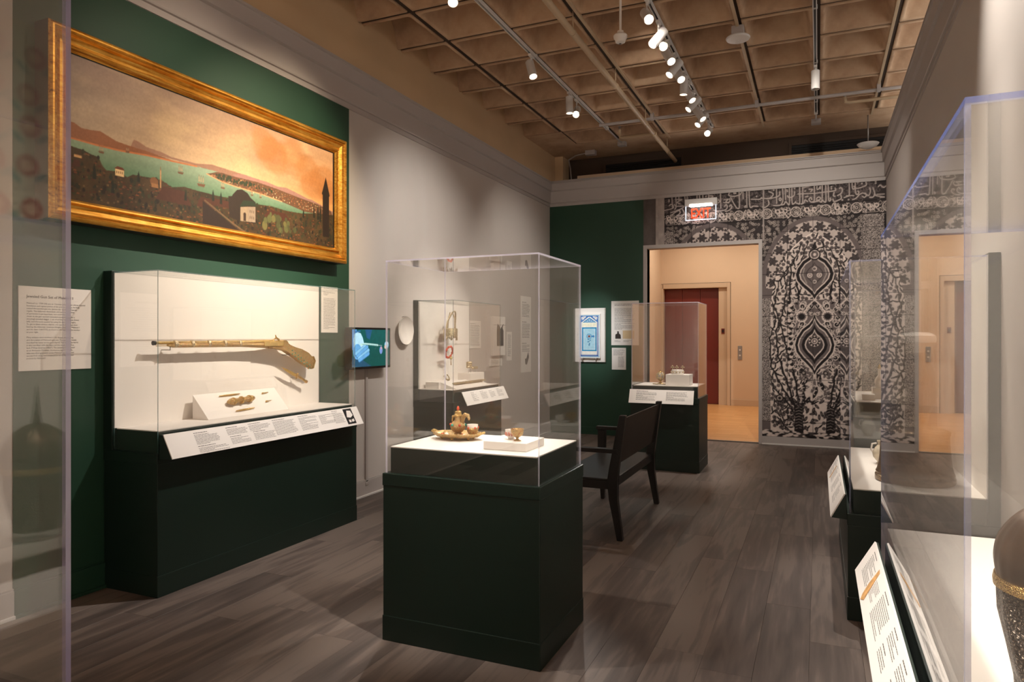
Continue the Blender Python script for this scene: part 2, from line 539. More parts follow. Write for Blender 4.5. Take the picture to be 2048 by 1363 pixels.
# ---------------------------------------------------------------- numpy raster for flat prints
class Ras:
    def __init__(s, x0, x1, y0, y1, step, bg=(0, 0, 0)):
        s.x0, s.y0, s.st = x0, y0, step
        s.nx = int(round((x1 - x0) / step)) + 1
        s.ny = int(round((y1 - y0) / step)) + 1
        s.st = (x1 - x0) / (s.nx - 1)
        s.x1 = x1; s.y1 = y0 + s.st * (s.ny - 1)
        s.X = x0 + np.arange(s.nx) * s.st
        s.Y = y0 + np.arange(s.ny) * s.st
        s.a = np.zeros((s.ny, s.nx, 3), dtype=np.float32)
        s.a[:] = bg
    def win(s, xa, xb, ya, yb):
        i0 = max(0, int((xa - s.x0) / s.st) - 1); i1 = min(s.nx, int((xb - s.x0) / s.st) + 3)
        j0 = max(0, int((ya - s.y0) / s.st) - 1); j1 = min(s.ny, int((yb - s.y0) / s.st) + 3)
        if i1 <= i0 or j1 <= j0:
            return None
        return i0, i1, j0, j1
    def put(s, w, cov, col):
        i0, i1, j0, j1 = w
        sub = s.a[j0:j1, i0:i1]
        sub += (np.array(col, dtype=np.float32) - sub) * cov[..., None]
    def disk(s, x, y, r, col, sx=1.0, sy=1.0, ang=0.0, ring=None):
        R = r * max(sx, sy)
        w = s.win(x - R, x + R, y - R, y + R)
        if not w: return
        gx, gy = np.meshgrid(s.X[w[0]:w[1]] - x, s.Y[w[2]:w[3]] - y)
        if ang:
            c, q = math.cos(ang), math.sin(ang)
            gx, gy = gx * c + gy * q, -gx * q + gy * c
        d = np.sqrt((gx / sx) ** 2 + (gy / sy) ** 2)
        cov = np.clip((r - d) * min(sx, sy) / s.st + 0.5, 0, 1)
        if ring:
            cov = cov * np.clip((d - (r - ring)) * min(sx, sy) / s.st + 0.5, 0, 1)
        s.put(w, cov, col)
    def rect(s, xa, xb, ya, yb, col):
        w = s.win(xa, xb, ya, yb)
        if not w: return
        cx = np.clip((s.X[w[0]:w[1]] - xa) / s.st + 0.5, 0, 1) * np.clip((xb - s.X[w[0]:w[1]]) / s.st + 0.5, 0, 1)
        cy = np.clip((s.Y[w[2]:w[3]] - ya) / s.st + 0.5, 0, 1) * np.clip((yb - s.Y[w[2]:w[3]]) / s.st + 0.5, 0, 1)
        s.put(w, cy[:, None] * cx[None, :], col)
    def line(s, pts, wd, col, wd2=None):
        n = len(pts) - 1
        for i in range(n):
            (xa, ya), (xb, yb) = pts[i], pts[i + 1]
            w_ = wd if wd2 is None else wd + (wd2 - wd) * i / max(1, n)
            h = w_ / 2
            w = s.win(min(xa, xb) - h, max(xa, xb) + h, min(ya, yb) - h, max(ya, yb) + h)
            if not w: continue
            gx, gy = np.meshgrid(s.X[w[0]:w[1]], s.Y[w[2]:w[3]])
            dx, dy = xb - xa, yb - ya
            L = dx * dx + dy * dy + 1e-12
            t = np.clip(((gx - xa) * dx + (gy - ya) * dy) / L, 0, 1)
            d = np.hypot(gx - xa - t * dx, gy - ya - t * dy)
            s.put(w, np.clip((h - d) / s.st + 0.5, 0, 1), col)
    def poly(s, pts, col, op=1.0):
        xs = [p[0] for p in pts]; ys = [p[1] for p in pts]
        w = s.win(min(xs), max(xs), min(ys), max(ys))
        if not w: return
        cov = np.zeros((w[3] - w[2], w[1] - w[0]), dtype=np.float32)
        for ox, oy in ((-0.25, -0.25), (0.25, -0.25), (-0.25, 0.25), (0.25, 0.25)):
            gx, gy = np.meshgrid(s.X[w[0]:w[1]] + ox * s.st, s.Y[w[2]:w[3]] + oy * s.st)
            ins = np.zeros(gx.shape, dtype=bool)
            n = len(pts)
            for i in range(n):
                xa, ya = pts[i]; xb, yb = pts[(i + 1) % n]
                if ya == yb: continue
                c = ((ya > gy) != (yb > gy)) & (gx < (xb - xa) * (gy - ya) / (yb - ya) + xa)
                ins ^= c
            cov += ins * 0.25
        s.put(w, cov * op, col)

def fnoise(ny, nx, cell, octaves=4, seed=0, ax=1.0):
    """smooth value noise 0..1 on a grid; ax stretches along x"""
    rs = np.random.RandomState(seed)
    out = np.zeros((ny, nx), dtype=np.float32)
    amp, tot = 1.0, 0.0
    for o in range(octaves):
        cx = max(1.0, cell * ax / 2 ** o); cy = max(1.0, cell / 2 ** o)
        gx = np.arange(nx) / cx; gy = np.arange(ny) / cy
        g = rs.rand(int(gy[-1]) + 2, int(gx[-1]) + 2)
        ix = gx.astype(int); iy = gy.astype(int)
        fx = gx - ix; fy = gy - iy
        fx = fx * fx * (3 - 2 * fx); fy = fy * fy * (3 - 2 * fy)
        a = g[iy][:, ix] * (1 - fx) + g[iy][:, ix + 1] * fx
        b = g[iy + 1][:, ix] * (1 - fx) + g[iy + 1][:, ix + 1] * fx
        out += amp * (a * (1 - fy)[:, None] + b * fy[:, None])
        tot += amp
        amp *= 0.5
    return out / tot

def raster_obj(name, R, O, u, v, mat, parent=None, mask=None):
    """lay the raster's grid on the plane point(x, y) = O + x*u + y*v, colour per vertex"""
    O, u, v = (np.array(q, dtype=np.float32) for q in (O, u, v))
    gx, gy = np.meshgrid(R.X, R.Y)
    co = O + gx[..., None] * u + gy[..., None] * v
    if parent is not None:
        inv = np.array(wmat(parent).inverted())
        co = co @ inv[:3, :3].T + inv[:3, 3]
    nx, ny = R.nx, R.ny
    i = np.arange(ny - 1)[:, None] * nx + np.arange(nx - 1)[None, :]
    q = np.stack([i, i + 1, i + nx + 1, i + nx], -1).reshape(-1, 4)
    if mask is not None:
        mk = mask(gx[:-1, :-1] + R.st / 2, gy[:-1, :-1] + R.st / 2).reshape(-1)
        q = q[mk]
    me = bpy.data.meshes.new(name)
    me.vertices.add(nx * ny)
    me.vertices.foreach_set('co', co.astype(np.float32).ravel())
    me.loops.add(q.size)
    me.loops.foreach_set('vertex_index', q.astype(np.int32).ravel())
    me.polygons.add(len(q))
    me.polygons.foreach_set('loop_start', np.arange(0, q.size, 4, dtype=np.int32))
    at = me.color_attributes.new('Col', 'FLOAT_COLOR', 'POINT')
    c4 = np.ones((ny, nx, 4), dtype=np.float32)
    c4[..., :3] = R.a
    at.data.foreach_set('color', c4.ravel())
    me.materials.append(mat)
    me.update(calc_edges=True)
    o = bpy.data.objects.new(name, me)
    COL.objects.link(o)
    o['_local'] = 1
    if parent is not None:
        o.parent = parent
    return o
# ---------------------------------------------------------------- the room
XL, XR, YF = -3.95, 0.826, 10.5
fl = sbox('floor', (XL - 0.2, XR + 0.2, -4, YF + 0.12, -0.2, -0.004), M['rib'])
pm = MB().box(-0.1147, 0.1147, -0.7597, 0.7597, -0.012, 0.0, bevel=0)
bmesh.ops.bevel(pm.bm, geom=[e for e in pm.bm.edges], offset=0.0007, segments=1, affect='EDGES')
plank0 = pm.build('plank', M['plank'])
first = True
for c in range(21):
    y = -1.0 - rnd.random() * 1.4
    x = XL + 0.23 * c + 0.115
    while y < YF:
        y1 = min(y + 1.52, YF)
        ln = y1 - y
        if ln > 0.05:
            if first:
                o = plank0; first = False
            else:
                o = plank0.copy(); COL.objects.link(o)
            o.parent = fl
            xw = min(0.23, XR - (x - 0.115))
            o.location = (x - 0.115 + xw / 2, (y + y1) / 2, 0)
            o.scale = (xw / 0.23, ln / 1.52, 1)
        y += 1.52

wl = sbox('wall_left', (XL - 0.2, XL, -4, 11.1, -0.05, 4.9), M['wall'])
wf = MB()
wf.box(XL, -2.375, YF, YF + 0.16, 0, 3.98)
wf.box(-2.375, -0.78, YF, YF + 0.16, 2.85, 3.98)
wf.box(-0.78, XR + 0.15, YF, YF + 0.16, 0, 3.98)
wf = struct(wf.build('wall_far', M['wall']))
wr = sbox('wall_right', (XR, XR + 0.15, -4, YF + 0.16, -0.05, 3.98), M['wall'])
wb = sbox('wall_back', (XL - 0.2, 3.2, -4.2, -4, -0.05, 4.9), M['wall'])
# painted green areas with their own baseboard
MB().box(XL, XL + 0.004, 2.343, 5.26, 0.0, 3.64).build('green_painted_area', M['green'], wl)
MB().box(XL, -2.433, YF - 0.004, YF, 0.0, 3.64).build('green_painted_area', M['green'], wf)
# upper plaster above the cornice on the left
MB().box(XL, XL + 0.012, -4, 11.0, 3.97, 4.83).build('plaster_band', M['beige'], wl)

def baseboard(name, segs, axis, mat, shoe):
    """segs along the wall; axis 'L','R','F'"""
    m = MB(); sh = MB()
    for a, b in segs:
        if axis == 'L':
            m.box(XL, XL + 0.016, a, b, 0, 0.15, 0.003)
            m.box(XL, XL + 0.010, a, b, 0.152, 0.16)
            sh.box(XL + 0.016, XL + 0.03, a, b, 0, 0.02, 0.004)
        elif axis == 'R':
            m.box(XR - 0.016, XR, a, b, 0, 0.15, 0.003)
            m.box(XR - 0.010, XR, a, b, 0.152, 0.16)
            sh.box(XR - 0.03, XR - 0.016, a, b, 0, 0.02, 0.004)
        else:
            m.box(a, b, YF - 0.016, YF, 0, 0.115, 0.003)
            sh.box(a, b, YF - 0.03, YF - 0.016, 0, 0.02, 0.004)
    o = struct(m.build(name, mat))
    sh.build('shoe_moulding', shoe, o)
    return o
baseboard('baseboard_left', [(-4, 2.343), (5.26, 10.5)], 'L', M['trim'], M['whitepaint'])
baseboard('baseboard_left', [(2.343, 5.26)], 'L', M['green'], M['green'])
baseboard('baseboard_far', [(-0.735, XR)], 'F', M['trim'], M['whitepaint'])
baseboard('baseboard_far', [(XL + 0.03, -2.433)], 'F', M['green'], M['green'])
baseboard('baseboard_right', [(-4, 10.47)], 'R', M['trim'], M['whitepaint'])

def cornice(name, axis, a, b):
    prof = [(0, 3.600), (0.012, 3.603), (0.012, 3.622), (0.005, 3.626), (0.005, 3.650), (0.022, 3.654), (0.026, 3.664),
            (0.026, 3.838), (0.034, 3.842), (0.050, 3.850), (0.056, 3.960), (0.070, 3.966), (0.070, 3.985), (0, 3.985)]
    m = MB()
    if axis == 'L':
        m.prism([(XL + p, a, z) for p, z in prof], (0, b - a, 0))
    elif axis == 'R':
        m.prism([(XR - p, a, z) for p, z in prof], (0, b - a, 0))
        m.box(XR - 0.07, XR + 0.15, a, b, 3.98, 4.0)
    else:
        m.prism([(a, YF - p, z) for p, z in prof], (b - a, 0, 0))
        m.box(a, b, YF - 0.07, YF + 0.16, 3.98, 4.0)
    return struct(m.build(name, M['trim']))
cornice('trim_1', 'L', -4, YF)
cornice('trim_2', 'F', XL, XR)
cornice('trim_3', 'R', -4, YF)

# door opening to the lobby: casing and lining
dc = MB()
dc.box(-2.433, -2.375, YF - 0.02, YF, 0.0, 2.905, 0.003)
dc.box(-0.78, -0.735, YF - 0.02, YF, 0.0, 2.905, 0.003)
dc.box(-2.375, -0.78, YF - 0.02, YF, 2.85, 2.905, 0.003)
dc.box(-2.39, -2.375, YF, YF + 0.16, 0, 2.85)
dc.box(-0.78, -0.765, YF, YF + 0.16, 0, 2.85)
struct(dc.build('trim_4', M['trim']))
sbox('threshold_strip', (-2.375, -0.78, YF + 0.09, YF + 0.13, -0.01, 0.006), M['metal'])['kind'] = 'structure'

# ---------------------------------------------------------------- lobby behind the opening
HY = 16.2
sbox('floor_lobby', (-3.34, 0.9, YF + 0.12, HY + 0.5, -0.2, 0.0), M['parquet'])
hw = MB()
hw.box(-1.80, 0.9, HY, HY + 0.2, 0, 4.0)
hw.box(-3.34, -1.80, HY, HY + 0.2, 2.70, 4.0)
hw.box(-3.34, -3.31, HY, HY + 0.2, 0, 2.70)
hw.box(-3.34, -1.7, HY + 0.3, HY + 0.4, 0, 4.0)
hw = struct(hw.build('wall_lobby', M['cream']))
sbox('wall_lobby_left', (-3.54, -3.34, YF + 0.16, HY + 0.4, 0, 4.0), M['cream'])
sbox('wall_lobby_right', (0.9, 1.1, YF + 0.16, HY + 0.4, 0, 4.0), M['cream'])
sbox('ceiling_lobby', (-3.54, 1.1, YF + 0.16, HY + 0.4, 4.0, 4.1), M['cream'])
ft = MB()
ft.box(-1.87, -1.80, HY - 0.015, HY + 0.15, 0, 2.745, 0.004)
ft.box(-3.31, -1.87, HY - 0.015, HY + 0.15, 2.64, 2.745, 0.004)
ft.box(-3.34, -3.29, HY - 0.015, HY + 0.15, 0, 2.745, 0.004)
ft.box(-2.06, -1.87, HY + 0.06, HY + 0.3, 0, 2.64)
struct(ft.build('trim_5', M['creamtrim']))
MB().box(-1.80, -1.792, HY - 0.006, HY, 0, 2.752).box(-3.34, -1.79, HY - 0.006, HY, 2.745, 2.753).build('shadow_joint', M['darkmetal'], hw)
dr = MB().box(-3.30, -2.06, HY + 0.22, HY + 0.26, 0, 2.64)
dr = struct(dr.build('door_1', M['red']))
for i in range(3):
    MB().box(-3.29 + i * 0.405, -3.29 + i * 0.405 + 0.398, HY + 0.19, HY + 0.22, 0.01, 2.63, 0.004).build('door_panel', M['red'], dr)
bb = MB().box(-1.79, 0.9, HY - 0.02, HY, 0, 0.14, 0.004).build('baseboard_lobby', M['creamtrim'])
struct(bb)
t = thing('call_button_plate', 'small steel call button plate on the beige lobby wall beside the lift', 'switch', (-1.594, HY, 1.18))
MB().box(-1.64, -1.55, HY - 0.012, HY, 1.02, 1.33, 0.004).build('plate', M['metal'], t)
for z in (1.24, 1.12):
    MB().lathe([(0, 0), (0.018, 0), (0.018, 0.006), (0, 0.008)], (0, 0, 0), 14).build('button', M['whitepaint'], None)
    b = bpy.context.scene.objects[-1] if False else [o for o in COL.objects if o.name.startswith('button')][-1]
    b.data.transform(Matrix.Translation((-1.595, HY - 0.012, z)) @ Matrix.Rotation(math.pi / 2, 4, 'X'))
    put(b, t)
t = thing('floor_indicator', 'small dark red floor indicator set in the lift surround', 'sign', (-1.965, HY + 0.06, 1.66))
MB().box(-2.0, -1.93, HY + 0.048, HY + 0.06, 1.60, 1.72, 0.003).build('housing', M['red'], t)
MB().box(-1.985, -1.945, HY + 0.044, HY + 0.048, 1.63, 1.69).build('display', M['blackplastic'], t)

# ---------------------------------------------------------------- waffle ceiling
PX, PY = 0.675, 0.67
X0 = -4.06
Y_ENDS = 10.12
ce = MB()
ce.box(-4.2, 3.2, -4.1, 11.3, 4.86, 4.98)
ce.box(-4.2, 3.2, -4.1, 4.09, 4.45, 4.86)
ce.box(-4.2, 3.2, Y_ENDS, 11.3, 4.45, 4.86)
ce.box(-4.2, X0 + PX, Y_ENDS - PY, Y_ENDS, 4.452, 4.86)
ce = struct(ce.build('ceiling', M['concrete']))
def rsq(h, r, z, n=5):
    out = []
    for q in range(4):
        cx = (h - r) * (1 if q in (0, 3) else -1); cy = (h - r) * (1 if q in (0, 1) else -1)
        for k in range(n):
            a = math.pi / 2 * (q + k / (n - 1))
            out.append((cx + r * math.cos(a), cy + r * math.sin(a), z))
    return out
cm = MB()
loops = [rsq(0.312, 0.004, 0.08), rsq(0.312, 0.004, 0.004), rsq(0.308, 0.004, 0.0), rsq(0.286, 0.035, 0.0), rsq(0.276, 0.045, 0.012),
         rsq(0.205, 0.075, 0.31), rsq(0.18, 0.07, 0.34)]
rings = [[cm.bm.verts.new(p) for p in L] for L in loops]
for a, b in zip(rings, rings[1:]):
    for k in range(len(a)):
        f = cm.bm.faces.new((a[k], a[(k + 1) % len(a)], b[(k + 1) % len(a)], b[k]))
        f.smooth = True
cm.bm.faces.new(rings[-1])
bmesh.ops.recalc_face_normals(cm.bm, faces=cm.bm.faces[:])
cof = cm.build('coffer', M['concrete'])
# normals face down, into the room
first = True
nrow = 9
for j in range(nrow):
    for i in range(10):
        if i == 0 and j == nrow - 1:
            continue
        if first:
            o = cof; first = False
        else:
            o = cof.copy(); COL.objects.link(o)
        o.parent = ce
        o.location = (X0 + PX * (i + 0.5), Y_ENDS - PY * (nrow - j) + PY / 2, 4.45)
for i in range(11):
    x = X0 + PX * i
    MB().box(x - 0.026, x + 0.026, 4.09, Y_ENDS, 4.464, 4.58).build('joint', M['rib'], ce)
for j in range(nrow + 1):
    y = Y_ENDS - PY * j
    MB().box(X0, X0 + PX * 10, y - 0.022, y + 0.022, 4.466, 4.57).build('joint', M['rib'], ce)
# service void over the far wall
sbox('wall_service_void', (XL, 3.2, 11.0, 11.2, 3.4, 4.5), M['darkwall'])
sbox('wall_service_void_floor', (XL, 3.2, YF + 0.16, 11.0, 3.4, 3.5), M['darkwall'])
sbox('column_stub', (XL, -3.80, 10.7, 11.0, 3.5, 4.45), M['beige'])['kind'] = 'structure'
for k, (xa, xb, lab) in enumerate(((-3.16, -1.95, 'dark ventilation grille high in the void above the green wall'), (-0.36, 0.95, 'dark ventilation grille high in the void above the tile mural'))):
    g = thing('ventilation_grille', lab, 'grille', ((xa + xb) / 2, 11.0, 4.1))
    MB().box(xa - 0.03, xb + 0.03, 10.985, 11.0, 3.86, 4.33).build('backing', M['darkmetal'], g)
    MB().box(xa - 0.04, xa, 10.965, 10.99, 3.85, 4.35, 0.003).box(xb, xb + 0.04, 10.965, 10.99, 3.85, 4.35, 0.003).box(xa, xb, 10.965, 10.99, 4.31, 4.35, 0.003).build('grille_frame', M['darkwall'], g)
    for q in range(14):
        z = 3.87 + q * 0.031
        MB().prism([(xa, 10.985, z), (xa, 10.965, z - 0.012), (xa, 10.965, z - 0.009), (xa, 10.985, z + 0.003)], (xb - xa, 0, 0)).build('slat', M['grille'], g)
# ---------------------------------------------------------------- tile mural print on the far wall
CAL = """-2004,3604 -1995,3442|-1947,3604 -1939,3463|-1901,3600 -1900,3539|-1814,3610 -1801,3392|-1781,3612 -1780,3521|-1637,3618 -1637,3518|-1602,3619 -1600,3515|-1555,3619 -1551,3511|-1472,3604 -1469,3518|-1304,3624 -1298,3389|-1046,3640 -1042,3387 -1074,3372|-994,3636 -990,3501|-942,3631 -938,3371|-910,3633 -898,3384 -850,3385 -787,3376|-1175,3609 -1188,3568 -1123,3545 -1034,3563 -1010,3603|-1163,3532 -1115,3435 -1078,3373|-1253,3505 -1196,3509 -1228,3477 -1188,3457 -1261,3467|-1179,3516 -1171,3481 -1204,3459|-1245,3411 -1224,3435 -1208,3399 -1237,3359 -1335,3349 -1393,3366|-1179,3406 -1159,3425 -1147,3386 -1188,3347 -1237,3338|-1352,3496 -1331,3511 -1310,3488 -1335,3469|-1459,3581 -1410,3569 -1443,3537 -1368,3540|-1952,3561 -1857,3557 -1926,3524 -1883,3494|-2047,3480 -2004,3499 -1986,3441 -2113,3415|-1926,3462 -1822,3455 -1883,3416 -2021,3373|-2021,3330 -1908,3400 -1883,3363 -1917,3322 -1822,3342 -1848,3413|-1969,3492 -1943,3455 -1960,3421|-882,3484 -771,3475 -740,3497|-970,3381 -958,3397 -962,3372|-543,3642 -539,3400|-465,3654 -456,3459 -478,3382 -521,3366 -582,3371|-508,3458 -491,3471 -478,3451 -491,3434 -506,3444|-428,3651 -424,3442|-374,3646 -373,3383 -400,3390 -422,3414 -443,3379 -478,3372|-340,3648 -338,3399 -315,3378 -289,3404|-242,3648 -238,3391 -259,3374 -285,3385|-202,3649 -202,3397 -221,3366 -187,3378 -170,3417 -137,3392|-263,3508 -53,3499 72,3507 179,3511 216,3522 208,3549|-53,3645 -53,3408 -78,3383 -103,3389 -120,3427 -95,3443 -85,3415|47,3668 43,3391 6,3390 -32,3384 -69,3378|-28,3420 -3,3445 26,3429 14,3407 -28,3402|88,3650 93,3392 72,3375 51,3395|121,3647 128,3398 154,3392 146,3419|378,3664 382,3449 350,3434|317,3410 390,3431 438,3427|416,3661 421,3527 454,3524|454,3657 458,3470 486,3441 498,3471 486,3485|438,3556 470,3522 550,3538 590,3561 582,3601|261,3540 281,3548 297,3519 285,3475 236,3444|195,3492 187,3448 208,3437|179,3403 195,3366 244,3380 285,3404 277,3449|422,3375 462,3389 510,3439 550,3453 590,3423 566,3394 542,3410|629,3517 637,3464 613,3413 574,3451|668,3518 688,3433 668,3390 629,3389|688,3433 708,3405 801,3380 754,3379|715,3422 801,3419|731,3522 754,3542 793,3508 824,3527|-643,3572 -587,3539 -608,3494 -670,3471|-500,3560 -508,3505 -608,3476 -740,3486|-400,3496 -374,3466 -315,3489 -306,3543|-652,3451 -643,3394 -696,3352 -731,3364|-120,3560 -78,3556 -99,3526|-19,3592 -19,3555 1,3554 22,3588 22,3552|-204,3585 -86,3611|629,3606 692,3631|179,3656 220,3656 212,3599"""
DOTS = """-2047,3564 -2047,3542 -1115,3591 -1094,3589 -1352,3346 -1926,3318 -1179,3270 -834,3614 -807,3519 -1509,3577 -405,3575 -400,3556 -306,3589 -170,3541 -158,3462 -137,3465 162,3571 162,3544 700,3599 700,3573 374,3379 297,3380 486,3601 -591,3609 -578,3589 534,3583"""
def make_mural():
    D = lin('262020'); L = lin('d8c8bf'); G = lin('6c615f'); MG = lin('4a4241'); LG = lin('a3978f')
    R = Ras(-2.433, 0.826, 0.115, 3.605, 0.0068, D)
    rs = np.random.RandomState(5)
    n = fnoise(R.ny, R.nx, 30, 5, 3)
    R.a += (np.array(MG) - R.a) * (n[..., None] * 0.9)
    # --- band below the lettering: cartouches of scrollwork
    for k in range(16):
        cx = -2.0 + k * 0.19; cz = 3.262
        if k % 2:
            R.disk(cx, cz, 0.072, L, ring=0.010); R.disk(cx, cz, 0.045, LG, ring=0.010); R.disk(cx, cz, 0.02, L, ring=0.008)
            for q in range(8):
                a = q * math.pi / 4
                R.disk(cx + 0.058 * math.cos(a), cz + 0.058 * math.sin(a), 0.009, LG)
        else:
            for q in range(3):
                x = cx - 0.05 + q * 0.05
                R.disk(x, cz + 0.018 * (-1) ** q, 0.032, L, ring=0.012)
                R.line([(x - 0.03, cz + 0.05), (x, cz - 0.02), (x + 0.03, cz - 0.055)], 0.009, L)
            R.line([(cx - 0.08, cz - 0.065), (cx - 0.06, cz - 0.07), (cx + 0.06, cz - 0.07), (cx + 0.08, cz - 0.06)], 0.008, LG)
        for q in (-1, 1):
            R.line([(cx + 0.095, cz + q * 0.075), (cx + 0.07, cz + q * 0.045), (cx + 0.095, cz + q * 0.02), (cx + 0.12, cz + q * 0.045), (cx + 0.095, cz + q * 0.075)], 0.007, LG)
    R.rect(-2.13, 0.83, 3.342, 3.358, D); R.rect(-2.13, 0.83, 3.166, 3.180, D)
    R.rect(-2.13, 0.83, 3.588, 3.605, D)
    for k in range(420):     # faint scrolls behind the lettering and in the cartouche band
        x = rs.uniform(-2.1, 0.8); z = rs.uniform(3.37, 3.585); a0 = rs.uniform(0, 6.28); r_ = rs.uniform(.012, .034)
        R.line([(x + r_ * (1 - q * .09) * math.cos(a0 + q * .7), z + r_ * (1 - q * .09) * math.sin(a0 + q * .7)) for q in range(8)], 0.006, G)
    for k in range(260):
        x = rs.uniform(-2.12, 0.8); z = rs.uniform(3.19, 3.335); a0 = rs.uniform(0, 6.28); r_ = rs.uniform(.008, .02)
        R.line([(x + r_ * math.cos(a0 + q * .8), z + r_ * math.sin(a0 + q * .8)) for q in range(6)], 0.006, LG if k % 2 else L)
    # --- small ring flowers of the spandrels
    for k in range(1000):
        x = rs.uniform(-2.1, 0.56); z = rs.uniform(2.5, 3.155)
        R.disk(x, z, 0.017, LG, ring=0.008)
        if k % 3 == 0:
            R.line([(x, z), (x + rs.uniform(-.05, .05), z + rs.uniform(-.05, .05))], 0.005, G)
    # --- star mosaic bands of the two arches
    def stars(cx, cz, hw, hh, inner=None, zlow=2.2):
        R.disk(cx, cz, 1.0, G, sx=hw + 0.055, sy=hh + 0.055)
        w = R.win(cx - hw, cx + hw, cz - hh, cz + hh)
        gx, gy = np.meshgrid(R.X[w[0]:w[1]], R.Y[w[2]:w[3]])
        ins = np.clip((1 - np.hypot((gx - cx) / hw, (gy - cz) / hh)) / 0.012, 0, 1)
        ins *= (gy > zlow)
        # hexagonal star and cell pattern
        s = 0.175
        u = (gx - cx) / s; v = (gy - cz) / (s * 0.866)
        row = np.round(v); uu = u - 0.5 * (np.mod(row, 2)); col = np.round(uu)
        dx = (uu - col) * s; dy = (v - row) * s * 0.866
        an = np.arctan2(dy, dx); rr = np.hypot(dx, dy)
        st = rr < 0.060 * (1 + 0.24 * np.cos(6 * an))
        pat = np.where((st)[..., None], np.array(MG), np.array(lin('c3b4ac')))
        tex = nrs.rand(*rr.shape)[..., None]
        pat = np.where(st[..., None], pat * (0.5 + tex), pat)
        cell = ((rr > 0.070) & (np.mod(an + 0.9, 2.094) < 0.42))[..., None]
        pat = np.where(cell, np.array(MG) * (0.6 + 0.8 * tex), pat)
        sub = R.a[w[2]:w[3], w[0]:w[1]]
        sub += (pat - sub) * ins[..., None]
    stars(-1.39, 2.36, 0.60, 0.765, zlow=2.3)
    stars(-0.07, 2.28, 0.62, 0.85)
    # --- dotted columns
    def dotted(xa, xb, za, zb, dens=1.0):
        w = R.win(xa, xb, za, zb)
        sh = (w[3] - w[2], w[1] - w[0])
        q = (nrs.rand(*sh) < 0.52).astype(np.float32)
        q = 0.7 * q + 0.3 * nrs.rand(*sh)
        R.a[w[2]:w[3], w[0]:w[1]] = np.array(D) + (np.array(lin('b8aba4')) - np.array(D)) * q[..., None]
    dotted(-0.735, -0.62, 0.33, 2.05)
    dotted(0.545, 0.80, 0.33, 3.15)
    R.rect(0.80, 0.83, 0.3, 3.16, D)
    dotted(-2.13, -1.98, 2.85, 3.07)
    # --- main panel: white ground, dark stems, round grey flowers
    px0, px1 = -0.62, 0.535
    ar = [(px0, 0.20), (px0, 1.95), (-0.58, 2.2), (-0.53, 2.4), (-0.44, 2.6), (-0.33, 2.76), (-0.2, 2.88), (-0.08, 2.955), (0.04, 2.9), (0.17, 2.80),
          (0.3, 2.64), (0.38, 2.48), (0.43, 2.3), (0.47, 2.1), (px1, 1.95), (px1, 0.20)]
    R.poly(ar, L)
    R.line(ar[1:-1], 0.012, lin('f0e0d6'))
    def inside(x, z):
        c = False
        for i in range(len(ar)):
            xa, za = ar[i]; xb, zb = ar[(i + 1) % len(ar)]
            if (za > z) != (zb > z) and x < (xb - xa) * (z - za) / (zb - za) + xa:
                c = not c
        return c
    cxm = -0.05
    stems = []
    for sgn in (-1, 1):
        b = cxm + sgn * 0.20
        stems += [
            [(b, 0.2), (b + sgn * 0.04, 0.5), (b + sgn * 0.14, 0.85), (b + sgn * 0.27, 1.25), (b + sgn * 0.30, 1.6), (b + sgn * 0.2, 1.9), (b + sgn * 0.16, 2.2), (b + sgn * 0.2, 2.45)],
            [(b, 0.2), (b + sgn * 0.02, 0.5), (b + sgn * 0.20, 0.78), (b + sgn * 0.36, 1.1), (b + sgn * 0.38, 1.5), (b + sgn * 0.30, 1.75), (b + sgn * 0.36, 2.05)],
            [(b, 0.2), (b - sgn * 0.0, 0.6), (b + sgn * 0.05, 0.95), (b + sgn * 0.16, 1.35), (b + sgn * 0.2, 1.55), (b + sgn * 0.32, 1.95), (b + sgn * 0.26, 2.3), (b + sgn * 0.05, 2.62)],
            [(b + sgn * 0.04, 1.75), (b + sgn * 0.0, 2.1), (b + sgn * 0.05, 2.4), (b - sgn * 0.04, 2.6), (b - sgn * 0.12, 2.85)],
            [(b + sgn * 0.10, 1.6), (b + sgn * 0.12, 2.1), (b + sgn * 0.10, 2.5), (b - sgn * 0.02, 2.75)],
            [(b, 0.35), (b + sgn * 0.16, 0.62), (b + sgn * 0.33, 0.8), (b + sgn * 0.38, 1.0)]]
    def ok_open(x, z):
        for (mx, mz, rx, rz) in ((cxm, 2.41, 0.21, 0.24), (cxm, 1.40, 0.24, 0.32), (cxm, 2.62, 0.1, 0.1), (cxm, 1.85, 0.24, 0.2), (cxm, 0.85, 0.17, 0.6)):
            if ((x - mx) / rx) ** 2 + ((z - mz) / rz) ** 2 < 1:
                return False
        return inside(x, z)
    pts = []
    tries = 0
    while len(pts) < 900 and tries < 26000:
        tries += 1
        x = rs.uniform(px0 + 0.02, px1 - 0.02); z = rs.uniform(0.25, 2.93)
        if ok_open(x, z) and all((x - a) ** 2 + (z - b) ** 2 > 0.00215 for a, b in pts):
            pts.append((x, z))
    for k, (x, z) in enumerate(pts):
        if k % 5 < 3:
            R.disk(x, z, 0.024, D); R.disk(x, z, 0.018, G); R.disk(x, z, 0.005, D)
            if k % 2:
                R.line([(x, z), (x + rs.uniform(-.035, .035), z - 0.035)], 0.008, D)
        else:
            a = rs.uniform(0, 6.28); l = 0.028
            R.line([(x - l * math.cos(a), z - l * math.sin(a)), (x, z), (x + l * math.cos(a), z + l * math.sin(a) + 0.01)], 0.017, D)
            R.disk(x, z, 0.015, D, sx=1.3, sy=0.7, ang=a)
